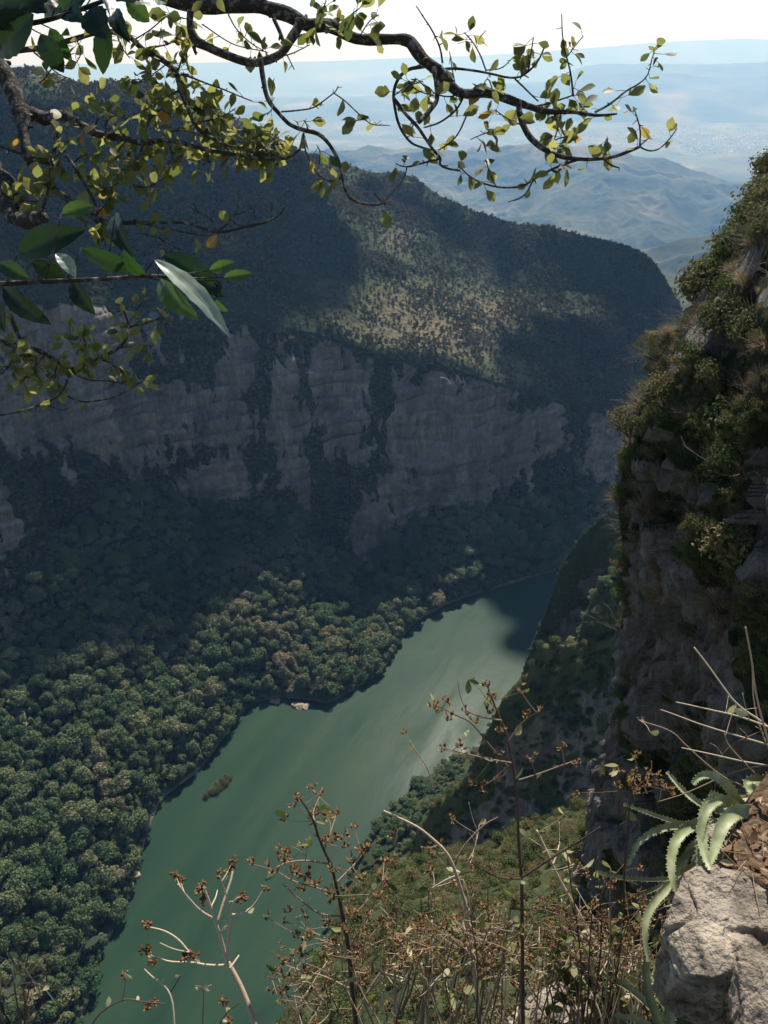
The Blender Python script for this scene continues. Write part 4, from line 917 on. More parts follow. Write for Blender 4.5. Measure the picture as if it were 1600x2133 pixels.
def sprig(label, stem, leaves, dp):
    root = empty('leafy_sprig', at_d(float(stem[0][0]), float(stem[0][1]), dp)); tag(root, label, 'leafy branch')
    mb = MB()
    for st, w0, w1 in ([(stem, 12, 7)]):
        q = wob(path3(st, [dp, dp]), .003, 9); mb.tube(q, np.linspace(w0, w1, len(q)) * dp / FPX * .5, 8)
    q = path3(stem, [dp])
    for l in leaves:
        b = at_d(float(l[0][0]), float(l[0][1]), dp); k = np.argmin(np.linalg.norm(q - b, axis=1)); k = max(0, k - 2)
        c_ = chaikin(np.array([q[k], (q[k] + b) / 2 + rnd_dir() * .002, b]), 1); mb.tube(c_, np.linspace(3.5, 2.5, len(c_)) * dp / FPX * .5, 5)
    rel(mb.build('stem', M_limb, root), root)
    for l in leaves: big_leaf(root, l[0], l[1], l[2], l[3], dp + random.uniform(-.05, .05), *(l[4:]))
    return root
UP, SIDE, FACE = (0, -.3, 1), (.7, -.6, .3), (0, -1, .25)
GLARE = (0.10, .12, 1.0)
sprig('big leafed sprig at the left, close to the lens, with one long leaf painted pale as glare', [(-40, 592), (0, 590), (60, 588), (150, 584), (230, 580), (300, 576), (345, 578)],
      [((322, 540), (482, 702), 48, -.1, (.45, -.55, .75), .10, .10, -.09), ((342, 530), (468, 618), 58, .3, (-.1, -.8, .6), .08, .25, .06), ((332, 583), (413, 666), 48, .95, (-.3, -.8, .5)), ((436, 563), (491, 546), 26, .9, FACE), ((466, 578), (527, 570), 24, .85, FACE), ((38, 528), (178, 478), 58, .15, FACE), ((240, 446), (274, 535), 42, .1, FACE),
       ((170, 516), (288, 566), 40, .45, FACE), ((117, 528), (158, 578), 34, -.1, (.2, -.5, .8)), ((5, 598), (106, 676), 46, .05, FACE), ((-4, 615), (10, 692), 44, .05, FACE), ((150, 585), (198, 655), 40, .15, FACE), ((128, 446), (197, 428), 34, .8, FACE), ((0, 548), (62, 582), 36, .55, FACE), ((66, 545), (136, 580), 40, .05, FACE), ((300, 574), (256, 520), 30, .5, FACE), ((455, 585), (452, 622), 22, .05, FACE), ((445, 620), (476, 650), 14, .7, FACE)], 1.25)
sprig('big leafed dark sprig in the top left corner', [(-60, 70), (0, 58), (60, 48), (110, 40), (180, 18), (260, -12), (330, -40)],
      [((70, 30), (-10, 115), 80, .1, FACE), ((60, 10), (-20, 40), 76, .1, FACE), ((85, 70), (133, 152), 46, .12, FACE), ((104, 58), (150, 128), 34, .6, FACE), ((188, 18), (222, 82), 62, .12, FACE), ((222, 45), (214, 156), 40, .25, FACE), ((238, 22), (270, 88), 36, .1, FACE), ((160, -10), (90, 40), 46, .5, FACE), ((196, -15), (232, 32), 44, .3, (.3, .2, .9)), ((250, 0), (350, 4), 44, .8, FACE), ((180, -5), (120, 30), 50, .45, FACE), ((262, 0), (312, 46), 38, .75, FACE), ((120, -10), (40, 20), 66, .1, FACE), ((30, 60), (-20, 20), 60, .1, FACE), ((140, 20), (175, 45), 46, .15, FACE), ((20, 0), (90, -20), 60, .2, FACE)], 1.15)
# ============================================================ the ledge at the viewer's feet, its rocks and its agave
M = NT('pale_limestone', .9, .15)
n1 = M.noise(7, 6, .65); n2 = M.noise(32, 5, .6); n3 = M.noise(3.2, 3)
c_ = M.mix(M.ramp(n1, [(.34, (0, 0, 0)), (.62, (1, 1, 1))]), (.13, .105, .08), (.43, .355, .27))
c_ = M.mix(M.ramp(n3, [(.55, (0, 0, 0)), (.72, (.75, .75, .75))]), c_, (.40, .24, .11))
c_ = M.mix(M.ramp(n2, [(.54, (0, 0, 0)), (.64, (.8, .8, .8))]), c_, (.08, .072, .062))
vc = M.n('TexVoronoi', feature='DISTANCE_TO_EDGE'); vc.inputs['Scale'].default_value = 5.5; M.l(M.coord((1, 1, 1.4)), vc.inputs['Vector'])
ck = M.ramp(vc.outputs['Distance'], [(0, (0, 0, 0)), (.02, (1, 1, 1))])
M.base(M.mix(.0, c_, M.ramp(ck, [(0, (.12, .11, .10)), (1, (1, 1, 1))]), 'MULTIPLY')); M.bump(M.math('ADD', M.math('ADD', n2, M.math('MULTIPLY', ck, .12)), M.noise(90, 4)), .014); M_lime = M.m
M = NT('leafy_soil', .95, .1)
M.base(M.ramp(M.noise(45, 5, .7), [(.3, (.04, .027, .018)), (.55, (.12, .08, .05)), (.75, (.27, .19, .125))])); M.bump(M.noise(70, 4), .012); M_soil = M.m
LZ = -1.87
edge = np.array([(1640, 1560), (1600, 1612), (1568, 1655), (1540, 1702), (1515, 1765), (1530, 1815), (1580, 1850), (1640, 1890), (1680, 1960), (1690, 2140), (1690, 2500)], float)
EP = at_z(edge[:, 0], edge[:, 1], np.full(len(edge), LZ)); EP = np.concatenate([EP, EP[-1:] + np.array([[-.1, -.7, 0], [-.8, -1.5, 0]])])
EP = chaikin(EP, 3); ne = len(EP)
cols = [EP + np.array([.25, .1, -1.6]), EP + np.array([.18, .04, -.8]), EP + np.array([.08, .02, -.3]), EP + np.array([-.005, .005, -.06])]
for k in range(60): t = k / 59; cols.append(EP + np.array([1.8 * t ** 1.4, .1 * t, .10 * t]))
GL = np.stack(cols, 1); PL = GL.reshape(-1, 3)
PL = PL + np.array([.3, -.3, 1]) * (fbm(PL * 5, 4, 71) * .045 + fbm(PL * 22, 3, 72) * .014)[:, None]
o = mesh_arrays('ledge', PL, grid_quads(ne, len(cols)), M_soil); tag(o, 'leaf strewn soil ledge at the lower right', 'ground', kind='structure')
ledge_G = PL.reshape(ne, len(cols), 3)

def rock(label, c, size, seed, rz=0, n=90, amp=.14):
    """a blocky weathered boulder: a cube sphere pulled square, broken by facets, cracks and pits"""
    faces = []; u, v = np.meshgrid(np.linspace(-1, 1, n), np.linspace(-1, 1, n), indexing='ij'); one = np.ones_like(u)
    Vs, Qs = [], []
    for a, b, c3 in ((u, v, one), (v, u, -one), (one, u, v), (-one, v, u), (v, one, u), (u, -one, v)):
        Vs.append(np.stack([a, b, c3], -1).reshape(-1, 3)); Qs.append(grid_quads(n, n) + n * n * len(Qs))
    V = np.concatenate(Vs); r = np.linalg.norm(V, axis=1, keepdims=True); sph = V / r
    k = (np.abs(sph) ** 5).sum(1, keepdims=True) ** (-1 / 5.0); B = sph * k
    g = np.random.default_rng(seed)
    for _ in range(9):                                        # flat broken facets
        nn = g.normal(size=3); nn /= np.linalg.norm(nn); lim = g.uniform(.78, 1.02); dd = B @ nn; B = B - np.clip(dd - lim, 0, None)[:, None] * nn
    W_ = B * np.array(size) * .5; q = W_ / max(size)
    dsp = fbm(q * 3 + seed, 5, seed) * amp + (ridged(q * 5 + seed, 4, seed + 1) - .62) * amp * .7 + fbm(q * 22, 3, seed + 2) * amp * .16
    crack = smooth(.06, 0, np.abs(vnoise(q * 3.2 + seed * 1.3, seed + 4))) * amp * .45
    W_ = W_ + sph * ((dsp - crack) * max(size) * .5)[:, None]
    o = mesh_arrays('rock', W_, np.concatenate(Qs), M_lime); o.location = c; o.rotation_euler = (0, 0, rz)
    return tag(o, label, 'rock')
rock('large pale weathered rock with a shadowed front at the lower right, below the agave', at_d(1545.0, 1918.0, 1.96) + np.array([.03, .0, -.20]), (.45, .33, .44), 5, .1)
rock('pale cracked rock in the bottom right corner, below the large weathered rock', at_d(1620.0, 2110.0, 1.75) + np.array([.05, .0, -.06]), (.26, .24, .22), 9, -.3, 60)
rock('narrow pale rock on the edge of the ledge beside the agave', at_d(1512.0, 1790.0, 2.2) + np.array([.02, .02, -.05]), (.12, .2, .2), 14, .5, 50)
rock('grey rock low among the dry plants at the bottom', at_d(1150.0, 2110.0, 2.9), (.34, .16, .12), 21, .3, 50)
for px_, py_, sz in ((266, 1846, 9), (279, 1826, 7), (257, 1870, 7), (574, 1462, 8), (620, 1472, 9), (637, 1471, 7)):
    r = rock('pale boulder at the waterline of the left river bank', at_z(float(px_), float(py_), WATER_Z), (sz * 1.5, sz, sz * .7), int(px_), random.uniform(0, 3), 14); r['group'] = 'boulders at the waterline'
# litter
M = NT('dead_leaf', .8, .2)
lc = M.ramp(M.attr('tone'), [(0, (.10, .055, .03)), (.5, (.28, .16, .08)), (.85, (.46, .32, .18)), (1, (.55, .46, .34))]); M.base(lc); M.translucent(lc, .3); M_dead = M.m
lit = MB()
for _ in range(1100):
    i = random.randint(20, ne - 1); j = random.randint(4, 40); p = ledge_G[i, j] + np.array([random.uniform(-.02, .02), random.uniform(-.02, .02), .006])
    if not onscreen(p, 60): continue
    L_ = random.uniform(.010, .036); d = rnd_dir(); d[2] *= .7
    leaf_patch(lit, p, d, np.array([0, 0, 1.0]) + rnd_dir() * .5, L_, L_ * random.uniform(.4, .6), random.random(), 'fig', random.uniform(-.9, .9), random.uniform(-.6, .8))
for _ in range(240):
    i = random.randint(20, ne - 1); j = random.randint(4, 40); p = ledge_G[i, j] + np.array([0, 0, .008]); d = rnd_dir(); d[2] *= .25
    lit.tube([p, p + d * random.uniform(.03, .14)], [.0013, .0007], 4, random.uniform(.5, 1), False)
o = lit.build('dead_leaf_litter', M_dead); tag(o, 'brown dead leaves and twigs strewn on the ledge', 'leaf litter', kind='stuff')

# agave
M = NT('agave_skin', .5, .35)
st_ = M.noise(26, 4, .6, M.coord((1, 1, .15)))
lc = M.ramp(st_, [(.3, (.22, .25, .11)), (.55, (.35, .37, .19)), (.75, (.50, .49, .31))]); M.base(lc); M.translucent(lc, .16); M_aga = M.m
ag = empty('agave', at_d(1560.0, 1680.0, 2.28)); tag(ag, 'pale green agave with toothed drooping leaves hanging over the ledge', 'agave')
def agave_leaf(pts, wpx, d0, d1, face=(-.3, -.7, .65), roll=0.0):
    p = np.array(pts, float); k = np.linspace(0, 1, len(p)); q = chaikin(at_d(p[:, 0], p[:, 1], d0 + (d1 - d0) * k), 3)
    m_ = len(q); tt = np.linspace(0, 1, m_); tg = np.gradient(q, axis=0); tg /= np.linalg.norm(tg, axis=1)[:, None]
    w0 = wpx * .66 * (d0 + d1) / 2 / FPX * .5; mb = MB(); V = []; nc = 7
    n = np.array(face, float)
    for i in range(m_):
        s = np.cross(tg[i], n); s /= np.linalg.norm(s) + 1e-9; nn = np.cross(s, tg[i]); w = w0 * (1 - tt[i] ** 2.2) ** .75 * (.78 + .3 * math.sin(min(1, tt[i] * 2.2) * math.pi / 2)) + .0006
        for j in range(nc):
            v = (j / (nc - 1) - .5) * 2; V.append(q[i] + s * w * v + nn * (w * .38 * v * v))
        if i == 0: SS = []
        SS.append((s, nn, w))
    for i in range(m_):                                          # fleshy underside
        s, nn, w = SS[i]
        for j in range(nc):
            v = (j / (nc - 1) - .5) * 2; V.append(q[i] + s * w * v + nn * (w * .38 * v * v - w * .42 * (1 - v * v)))
    F = []; o2 = m_ * nc
    for i in range(m_ - 1):
        for j in range(nc - 1):
            a = i * nc + j; F += [(a, a + 1, a + nc + 1, a + nc), (o2 + a, o2 + a + nc, o2 + a + nc + 1, o2 + a + 1)]
    mb.add(V, F, .5)
    L_ = np.linalg.norm(np.diff(q, axis=0), axis=1).sum(); nt = int(L_ / .011)
    for h in range(1, nt):
        i = min(m_ - 2, int(h / nt * (m_ - 1))); s, nn, w = SS[i]
        for sg in (-1, 1):
            e = q[i] + s * w * sg + nn * w * .38; tip = e + s * sg * .0045 + tg[i] * .002
            mb.add([e - tg[i] * .0028, e + tg[i] * .0028, tip + nn * .0005], [(0, 1, 2)], .9)
    o = mb.build('leaf', M_aga, ag); o.location = -Vector(ag.location); return o
AL = [([(1560, 1690), (1535, 1668), (1520, 1640), (1488, 1612), (1458, 1614), (1443, 1634)], 30, 2.3, 2.25), ([(1545, 1690), (1502, 1662), (1472, 1672), (1460, 1738), (1468, 1780), (1481, 1812)], 36, 2.25, 2.05), ([(1560, 1690), (1532, 1688), (1506, 1712), (1490, 1760), (1480, 1798)], 44, 2.22, 2.08),
      ([(1530, 1715), (1470, 1712), (1438, 1718), (1410, 1742), (1397, 1782), (1398, 1828), (1421, 1884)], 32, 2.3, 2.1), ([(1500, 1722), (1450, 1718), (1400, 1719), (1360, 1731), (1325, 1757), (1309, 1803)], 22, 2.35, 2.3), ([(1480, 1810), (1430, 1815), (1400, 1838), (1356, 1885), (1340, 1932), (1351, 2004)], 28, 2.25, 2.1),
      ([(1500, 1760), (1446, 1770), (1416, 1790), (1405, 1842)], 20, 2.25, 2.18), ([(1500, 1665), (1472, 1680), (1455, 1748), (1456, 1832)], 24, 2.2, 2.08), ([(1545, 1700), (1470, 1682), (1425, 1650), (1389, 1607)], 18, 2.35, 2.5), ([(1500, 1735), (1430, 1720), (1360, 1696), (1298, 1674)], 14, 2.4, 2.55), ([(1520, 1822), (1455, 1826), (1350, 1833), (1275, 1826), (1240, 1814)], 12, 2.3, 2.4),
      ([(1560, 1680), (1575, 1652), (1552, 1628), (1582, 1620), (1645, 1626)], 30, 2.3, 2.4), ([(1575, 1690), (1535, 1690), (1502, 1666), (1478, 1650)], 40, 2.32, 2.4), ([(1510, 1840), (1450, 1850), (1400, 1870), (1296, 1892)], 11, 2.3, 2.35), ([(1560, 1690), (1570, 1640), (1620, 1600)], 30, 2.35, 2.5), ([(1540, 1720), (1500, 1740), (1470, 1790), (1452, 1836)], 22, 2.28, 2.2), ([(1520, 1740), (1440, 1750), (1420, 1810), (1428, 1870)], 18, 2.35, 2.3), ([(1505, 1780), (1440, 1800), (1370, 1850), (1320, 1870)], 13, 2.38, 2.4)]
for a_ in AL: agave_leaf(*a_)
mb = MB(); c0_ = at_d(1545.0, 1700.0, 2.3); mb.tube(chaikin(np.array([c0_ + np.array([.04, .02, -.16]), c0_ + np.array([.02, 0, -.04]), c0_ + np.array([.01, .0, .03])]), 2), np.linspace(.03, .045, 12), 10)
o = mb.build('stem', M_aga, ag); o.location = -Vector(ag.location)
# lower agave leaves among the weeds
ag2 = ag; ag = empty('agave', at_d(1380.0, 2100.0, 2.3)); tag(ag, 'half hidden agave with straight narrow leaves left of the large weathered rock', 'agave')
for a_ in [([(1390, 2130), (1340, 2080), (1300, 2050), (1255, 2030)], 22, 2.3, 2.4), ([(1380, 2150), (1350, 2070), (1345, 2010), (1352, 1975)], 26, 2.3, 2.3), ([(1400, 2140), (1380, 2070), (1358, 2030)], 24, 2.2, 2.25), ([(1370, 2150), (1330, 2120), (1280, 2115)], 20, 2.3, 2.4), ([(1395, 2150), (1400, 2100), (1385, 2050)], 22, 2.2, 2.2)]: agave_leaf(*a_)

# ============================================================ dry flowering weeds at the edge
M = NT('dry_stem', .75, .2)
lc = M.ramp(M.attr('tone'), [(0, (.045, .026, .018)), (.4, (.15, .09, .055)), (.75, (.42, .31, .20)), (1, (.62, .52, .40))]); M.base(lc); M.bump(M.noise(200, 2), .001); M_stem = M.m
M = NT('dry_bract', .75, .2)
lc = M.ramp(M.attr('tone'), [(0, (.07, .035, .018)), (.4, (.26, .14, .06)), (.75, (.46, .28, .12)), (1, (.60, .48, .28))]); M.base(lc); M.translucent(lc, .35); M_bract = M.m
M = NT('weed_leaf', .55, .3)
lc = M.ramp(M.attr('tone'), [(0, (.035, .055, .02)), (.5, (.09, .12, .035)), (.8, (.22, .20, .07)), (1, (.50, .46, .30))]); M.base(lc); M.translucent(M.mix(1.0, lc, (1.5, 1.6, 1.2), 'MULTIPLY'), .35); M_weed = M.m
HEADS = []
for k in range(6):
    random.seed(900 + k); mb = MB(); dark = k >= 4
    if not dark:
        for f in range(3 + k % 2):                                # a few calyxes of pointed bracts
            c = rnd_dir() * .012 * np.array([1, 1, .6]); ax = np.array([0, 0, 1.0]) + rnd_dir() * .7; ax /= np.linalg.norm(ax)
            mb.tube([np.array([0, 0, -.008]), c], [.0011, .001], 4, .5, False); mb.tube([c, c + ax * .006], [.0028, .002], 5, .1)
            for b in range(6):
                s = np.cross(ax, rnd_dir()); s /= np.linalg.norm(s)
                leaf_patch(mb, c, ax * 1.0 + s * random.uniform(.45, 1.1), s * -1 + ax, random.uniform(.011, .017), random.uniform(.0045, .007), random.uniform(.35, 1), 'bract', -.15, .3)
    else:
        for f in range(16):                                       # ragged brown seed heads
            c = rnd_dir() * random.uniform(.004, .014) * np.array([1.2, 1.2, .6]); mb.add(ICO1 * random.uniform(.0028, .0048) + c, ICO1F.tolist(), random.uniform(.1, .6))
            leaf_patch(mb, c, rnd_dir() + np.array([0, 0, .6]), rnd_dir(), random.uniform(.008, .014), .005, random.uniform(.05, .6), 'bract', .3, .3)
    me_o = mb.build('seed_head', M_bract); HEADS.append(me_o.data); bpy.data.objects.remove(me_o)
def add_head(root, p, s=1.0, dark=False):
    o = bpy.data.objects.new('seed_head', HEADS[random.randint(4, 5) if dark else random.randint(0, 3)]); COL.objects.link(o); o.parent = root
    o.location = Vector(p) - Vector(root.location); o.rotation_euler = (random.uniform(-.6, .6), random.uniform(-.6, .6), random.uniform(0, 6)); s *= random.uniform(.85, 1.25); o.scale = (s, s, s)
def weed(label, stems, heads=(), dp=2.3, tone=.7, dark=False, leaves=0, lt=(.2, .9), hs=1.0, extra_heads=0, cat='dry plant', leaf_px=24, side=0, name='dry_flower_plant'):
    """stems: (pixel path, w0, w1[, tone]); heads: pixel places, else the stems' tips carry them"""
    s0 = stems[0][0][0]; root = empty(name, at_d(float(s0[0]), float(s0[1]), dp)); tag(root, label, cat)
    mb, lv = MB(), MB(); paths = []; nh = 0
    for st in stems:
        q = path3(st[0], [dp, dp + random.uniform(-.1, .1)]); q = wob(q, .004, 13); paths.append(q); ws = np.linspace(st[1], st[2], len(q)) * dp / FPX * .5
        mb.tube(q, ws, 6, st[3] if len(st) > 3 else tone)
    allq = np.concatenate(paths); tips = []
    for _ in range(side):
        q = random.choice(paths); k = random.randint(len(q) // 4, len(q) - 1); d = rnd_dir(); d[2] = abs(d[2]) * .8; d[1] *= .6; L_ = random.uniform(.04, .14)
        e = q[k] + d * L_; m_ = q[k] + d * L_ * .5 + rnd_dir() * .008; mb.tube(chaikin(np.array([q[k], m_, e]), 1), np.linspace(.0013, .0008, 6), 4, tone); tips.append(e)
    for h in heads:
        p = at_d(float(h[0]), float(h[1]), dp); k = np.argmin(np.linalg.norm(allq - p, axis=1)); b = allq[k]; e = b + (p - b)
        if np.linalg.norm(p - b) > .012: mb.tube(chaikin(np.array([b, (b + p) / 2 + np.array([0, 0, -.006]), p]), 1), np.linspace(.0017, .001, 6), 4, tone)
        add_head(root, p, hs, dark); nh += 1
    for e in tips:
        if nh < 95 and random.random() < extra_heads: add_head(root, e, hs * .9, dark); nh += 1
    for _ in range(leaves):
        p = random.choice(allq) if not tips or random.random() < .5 else random.choice(tips); L_ = leaf_px * dp / FPX * random.uniform(.6, 1.3); d = rnd_dir(); d[1] *= .6; d[2] -= .25
        leaf_patch(lv, p, d, rnd_dir() + np.array([0, -.5, .5]), L_, L_ * random.uniform(.35, .6), random.uniform(*lt), 'fig', random.uniform(-.3, .6), random.uniform(0, .6))
    o = mb.build('stem', M_stem, root); o.location = -Vector(root.location)
    if lv.V: o = lv.build('leaves', M_weed, root); o.location = -Vector(root.location)
    return root
random.seed(77)
weed('pale forked dry stalk with dark brown seed heads standing against the green water', [([(560, 2250), (530, 2135), (515, 2090), (496, 2046), (475, 2005)], 13, 9, .75), ([(475, 2006), (462, 1960), (446, 1912), (436, 1876), (426, 1850)], 8, 4), ([(474, 2003), (476, 1952), (481, 1902), (489, 1878), (499, 1872)], 8, 3), ([(455, 1918), (470, 1870), (482, 1832), (485, 1800)], 7, 4), ([(446, 1914), (416, 1896), (390, 1866), (372, 1842)], 6, 3),
      ([(482, 1906), (506, 1905), (530, 1886), (550, 1856)], 5, 3), ([(472, 2008), (430, 2011), (390, 2006), (350, 2006), (310, 1990)], 6, 3), ([(405, 2003), (386, 1976), (371, 1955), (346, 1940), (314, 1934)], 5, 3), ([(478, 1885), (470, 1860), (458, 1826)], 4, 2), ([(480, 2015), (490, 2002), (499, 1990)], 6, 4), ([(395, 1985), (360, 1978), (333, 1965)], 3, 2), ([(440, 1890), (450, 1870), (452, 1855)], 4, 2)],
     [(485, 1793), (482, 1806), (424, 1840), (418, 1850), (366, 1824), (376, 1836), (503, 1870), (457, 1821), (553, 1851), (302, 1978), (308, 1928), (316, 2004), (426, 1870), (384, 1990), (402, 1988)], 2.2, .82, True, 6, (.85, 1), 1.0)
weed('small dry sprays with round white seed cases below the forked stalk', [([(372, 2260), (366, 2130), (354, 2065), (320, 2040), (300, 2020)], 5, 2, .8), ([(425, 2250), (422, 2130), (424, 2060), (405, 2055)], 3, 2, .5), ([(424, 2060), (440, 2052)], 3, 2), ([(180, 2160), (205, 2110), (256, 2078), (300, 2088), (345, 2090)], 4, 2, .2), ([(256, 2078), (262, 2045), (258, 2030)], 3, 2), ([(355, 2065), (375, 2030)], 3, 2, .2), ([(440, 2170), (470, 2110), (500, 2090)], 3, 2, .2)], [(258, 2032), (310, 2095), (325, 2085), (465, 2085), (478, 2125)], 2.1, .6, True, 16, (.92, 1), .8, leaf_px=17)
weed('bushy dry weed with clustered brown flower heads right of the forked stalk', [([(760, 2260), (742, 2134), (735, 2060), (722, 1960), (710, 1900), (702, 1850), (690, 1800), (670, 1760), (652, 1700), (624, 1660)], 12, 3, .12), ([(690, 1800), (640, 1790), (600, 1795), (575, 1808)], 5, 2), ([(705, 1870), (660, 1850), (610, 1835), (580, 1815)], 5, 2), ([(712, 1910), (660, 1905), (620, 1870), (590, 1840)], 5, 2), ([(735, 2060), (680, 2035), (630, 2025), (595, 2010)], 5, 2), ([(728, 2000), (680, 1960), (625, 1950)], 4, 2), ([(700, 1840), (740, 1800), (756, 1775)], 5, 2), ([(675, 1770), (690, 1730), (702, 1690)], 4, 2), ([(725, 1980), (770, 1900), (800, 1830)], 5, 2), ([(660, 1720), (650, 1690), (665, 1655)], 4, 2), ([(740, 2110), (800, 2010), (860, 1960)], 5, 2), ([(715, 1930), (760, 1880), (780, 1850)], 4, 2)],
     [(622, 1655), (665, 1652), (702, 1690), (665, 1690), (715, 1740), (684, 1752), (692, 1745), (600, 1785), (610, 1812), (570, 1810), (588, 1790), (630, 1845), (600, 1895), (555, 1910), (620, 1950), (650, 1945), (588, 2000), (595, 2030), (640, 2020), (757, 1770), (755, 1830), (690, 1850), (730, 1870), (680, 1920), (800, 1830), (770, 1900), (640, 1815), (655, 1835), (730, 1790), (800, 1795), (690, 1990), (720, 1765), (672, 1745)], 2.35, .55, False, 26, (.0, .9), 1.15, .8, leaf_px=34, side=42)
weed('tall thin reddish stalk with open dry flower heads rising over the river bank', [([(1093, 2280), (1090, 2133), (1088, 2000), (1087, 1900), (1085, 1800), (1080, 1700), (1070, 1610), (1056, 1532), (1032, 1470), (1014, 1424)], 10, 3, .18), ([(1060, 1600), (1020, 1555), (985, 1505), (945, 1488), (905, 1466)], 5, 2, .3), ([(1058, 1545), (1090, 1500), (1122, 1480)], 4, 2), ([(1080, 1625), (1140, 1605), (1200, 1585)], 4, 2), ([(1045, 1500), (1000, 1495), (970, 1482)], 4, 2), ([(1065, 1590), (1000, 1580), (930, 1560)], 4, 2), ([(1086, 1828), (1170, 1775), (1250, 1722)], 5, 3, .1), ([(1087, 1830), (1040, 1830), (985, 1795)], 4, 2, .2), ([(1030, 1470), (1015, 1455), (1008, 1448)], 3, 2)],
     [(1013, 1424), (1020, 1440), (1025, 1452), (903, 1466), (912, 1478), (930, 1458), (970, 1482), (1022, 1480), (940, 1495), (990, 1500), (1100, 1490), (1122, 1478), (1082, 1434), (1042, 1520), (952, 1548), (926, 1560), (1000, 1580), (1042, 1570), (1170, 1555), (1200, 1585), (1106, 1578), (1005, 1640), (1040, 1625), (985, 1630)], 2.15, .5, False, 22, (.3, 1), .95, leaf_px=26, side=8)
weed('thick pale bare stalk with a curved side shoot in the middle of the weeds', [([(1010, 2260), (1000, 2133), (985, 2000), (975, 1926), (967, 1880), (950, 1826), (932, 1780), (900, 1750), (865, 1720), (800, 1690)], 10, 4, .8), ([(944, 1800), (960, 1770), (985, 1740), (1010, 1718), (1036, 1704)], 5, 2, .5), ([(970, 1800), (990, 1770), (992, 1730)], 4, 2, .8), ([(950, 1826), (920, 1840), (900, 1850)], 5, 3, .9), ([(902, 1648), (890, 1600), (868, 1570), (852, 1542)], 3, 2, .7)], [(890, 1765), (905, 1775), (920, 1760)], 2.5, .9, False, 6, (.8, 1), 1.2, .3, side=10, name='dry_stalk')
weed('long leaning pale stalk running down to the right through the weeds', [([(1340, 2180), (1300, 2060), (1250, 1975), (1215, 1916), (1182, 1862), (1150, 1800), (1118, 1730)], 10, 5, .82), ([(1182, 1862), (1190, 1830), (1195, 1800)], 4, 2), ([(1150, 1800), (1160, 1770), (1165, 1755)], 4, 2, .8)], [], 2.6, .85, False, 10, (.7, 1), 1.0, .4, side=12, name='dry_stalk')
# straws and twigs at the right, above the agave
weed('spray of long bare straws in front of the dark cliff at the right', [([(1640, 1640), (1590, 1520), (1568, 1400), (1553, 1306)], 5, 3, .7), ([(1680, 1600), (1600, 1508), (1540, 1476), (1500, 1420), (1445, 1348)], 5, 3, .85), ([(1680, 1540), (1600, 1512), (1500, 1482), (1406, 1462)], 5, 2, .85), ([(1700, 1580), (1600, 1550), (1525, 1530), (1450, 1505), (1374, 1478)], 5, 2, .8), ([(1620, 1690), (1560, 1640), (1500, 1620), (1425, 1550), (1400, 1522), (1330, 1500)], 4, 2, .6), ([(1640, 1600), (1525, 1583), (1420, 1558)], 4, 2, .85), ([(1600, 1560), (1572, 1480), (1565, 1395)], 4, 2, .6), ([(1620, 1590), (1540, 1600), (1440, 1650), (1370, 1670)], 4, 2, .5), ([(1600, 1640), (1520, 1560), (1510, 1530)], 3, 2, .7), ([(1640, 1500), (1590, 1520), (1500, 1560), (1490, 1640)], 3, 2, .4)], [(1336, 1498)], 2.4, .8, False, 4, (.8, 1), .6, 0, side=10, name='dry_stalk')
weed('dry plant with dark crossing twigs and brown flower heads left of the agave', [([(1240, 2250), (1300, 1960), (1300, 1800), (1312, 1680), (1325, 1600)], 5, 2, .2), ([(1300, 1700), (1320, 1650), (1350, 1620)], 3, 2), ([(1300, 1720), (1290, 1660), (1285, 1630)], 3, 2), ([(1302, 1800), (1260, 1850), (1240, 1900)], 3, 2)], [(1312, 1625), (1318, 1640), (1350, 1608), (1370, 1622), (1288, 1640), (1350, 1636), (1325, 1612), (1278, 1850), (1260, 1842), (1315, 1870), (1335, 1862), (1300, 1880), (1195, 1650)], 2.35, .4, False, 10, (.2, .9), 1.05, .5, side=12)
# more dry weeds along the bottom, each a plant of its own
LB2 = ['straw coloured weed with pale leaves in front of the grey rock', 'fine dry weed with brown heads between the forked stalk and the bushy weed', 'reddish dry weed behind the bare pale stalk', 'dense tan weed with many open heads left of the dark crossing twigs', 'low leafy weed with cream leaves under the bare pale stalk', 'loose tan weed at the foot of the tall reddish stalk', 'short dry weed right of the leaning stalk', 'fine tan weed with small heads below the curved side shoot']
LB = ['thin dry weed with brown flower heads between the bushy weed and pale stalk', 'tangled dry weed with pale leaves left of the tall reddish stalk', 'dry weed with broad green leaves right of the tall reddish stalk', 'tangled straw coloured weed between the tall stalk and the leaning stalk', 'brown dry weed left of the half hidden agave', 'low dry weed with dark heads at the foot of the leaning stalk', 'thin dark weed with small pale leaves in the bottom left corner', 'dry weed with pale heads right of the bushy brown weed', 'tall loose dry weed behind the leaning stalk', 'low straw coloured weed beside the large weathered rock']
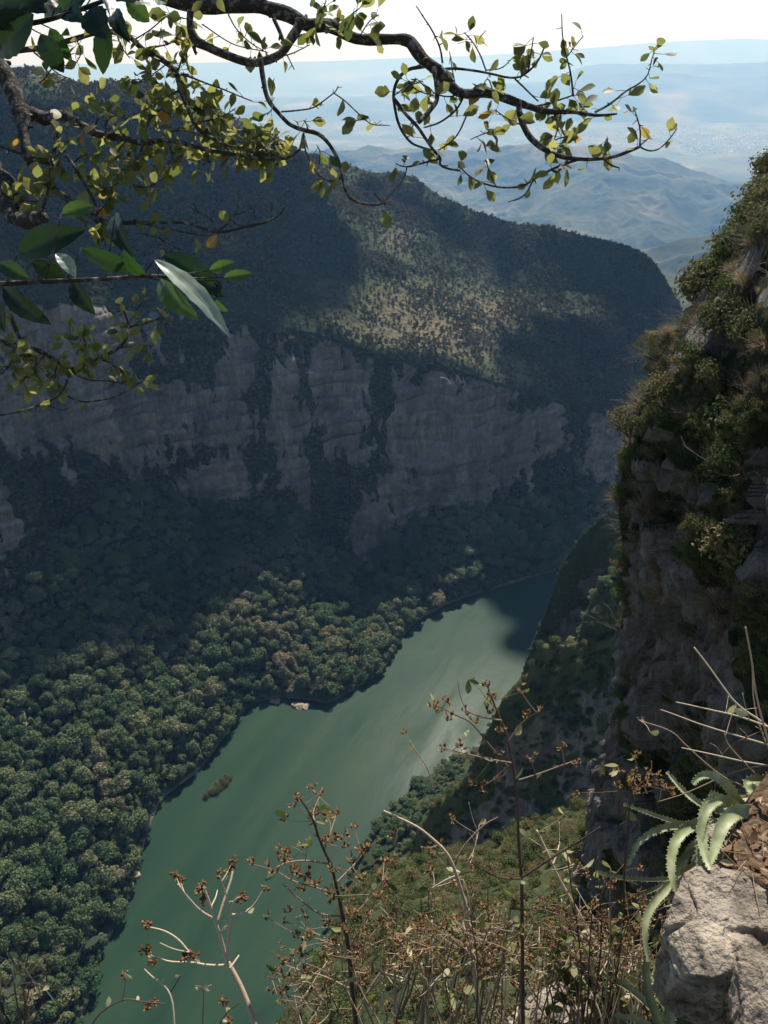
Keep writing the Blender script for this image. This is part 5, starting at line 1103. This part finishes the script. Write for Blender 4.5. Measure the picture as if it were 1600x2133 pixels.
for n_, (x0, x1, top, tn_, lf, lt, sd_) in enumerate([(840, 860, 1800, .5, 26, (.1, .9), 40), (940, 900, 1880, .7, 34, (.6, 1), 46), (1210, 1180, 1960, .4, 60, (.1, .6), 30), (1150, 1210, 1830, .8, 30, (.5, 1), 46), (1320, 1290, 1900, .6, 34, (.3, 1), 46), (1290, 1330, 1960, .35, 24, (.3, 1), 40), (60, 75, 1960, .1, 34, (.7, 1), 26), (800, 790, 1900, .6, 26, (.4, 1), 44), (1230, 1260, 1770, .5, 26, (.4, 1), 40), (1360, 1345, 2010, .85, 20, (.7, 1), 36)] + [(1120, 1130, 1930, .8, 34, (.6, 1), 50), (640, 640, 1990, .6, 24, (.5, 1), 36), (950, 960, 1820, .5, 24, (.4, 1), 46), (1215, 1230, 1860, .75, 34, (.4, 1), 56), (900, 930, 1960, .7, 44, (.6, 1), 40), (1060, 1050, 1900, .75, 30, (.5, 1), 50), (1290, 1270, 1880, .8, 26, (.5, 1), 46), (1010, 1030, 1850, .7, 24, (.5, 1), 46)]):
    st = []
    for k in range(7):
        a_ = x0 + random.uniform(-50, 50); b_ = x1 + random.uniform(-85, 85); tp = top + random.uniform(0, 170)
        st.append(([(a_, 2280), (a_ * .6 + b_ * .4 + random.uniform(-20, 20), 2150), (b_ * .8 + a_ * .2 + random.uniform(-25, 25), (tp + 2150) / 2), (b_, tp)], random.uniform(4, 7), 2, min(1, max(0, tn_ + random.uniform(-.35, .3)))))
        for _ in range(2):
            mx, my = b_ * .7 + a_ * .3, (tp + 2100) / 2; ang = random.uniform(-1, 1); st.append(([(mx, my), (mx + ang * 50, my - 40), (mx + ang * 110 + random.uniform(-20, 20), my - random.uniform(30, 110))], 3, 1.5, random.uniform(.2, 1)))
    weed((LB + LB2)[n_], st, [], 2.45 + random.uniform(-.25, .35), tn_, False, lf, lt, 1.0, .55 if n_ not in (2, 6) else .15, leaf_px=(46 if n_ == 2 else 24), side=sd_)
# ============================================================ haze over the canyon and the valley
m = bpy.data.materials.new('pale_haze'); m.use_nodes = True
t = m.node_tree; t.nodes.clear()
out = t.nodes.new('ShaderNodeOutputMaterial'); pv = t.nodes.new('ShaderNodeVolumePrincipled')
pv.inputs['Color'].default_value = (.27, .53, 1.0, 1); pv.inputs['Density'].default_value = 5.6e-5
pv.inputs['Absorption Color'].default_value = (1, 1, 1, 1)
pv.inputs['Anisotropy'].default_value = 0.3
t.links.new(pv.outputs[0], out.inputs['Volume'])
m.cycles.homogeneous_volume = True
hx, y0, y1, z0, z1 = 90000, -2500, 90000, -1900, 1560
v = [(sx * hx, y, z) for z in (z0, z1) for y in (y0, y1) for sx in (-1, 1)]
o = mesh_arrays('haze', v, [[0, 2, 3, 1], [4, 5, 7, 6], [0, 1, 5, 4], [2, 6, 7, 3], [0, 4, 6, 2], [1, 3, 7, 5]], m, smooth_shade=False)
tag(o, 'pale blue haze filling the canyon and valley', 'haze', kind='stuff')
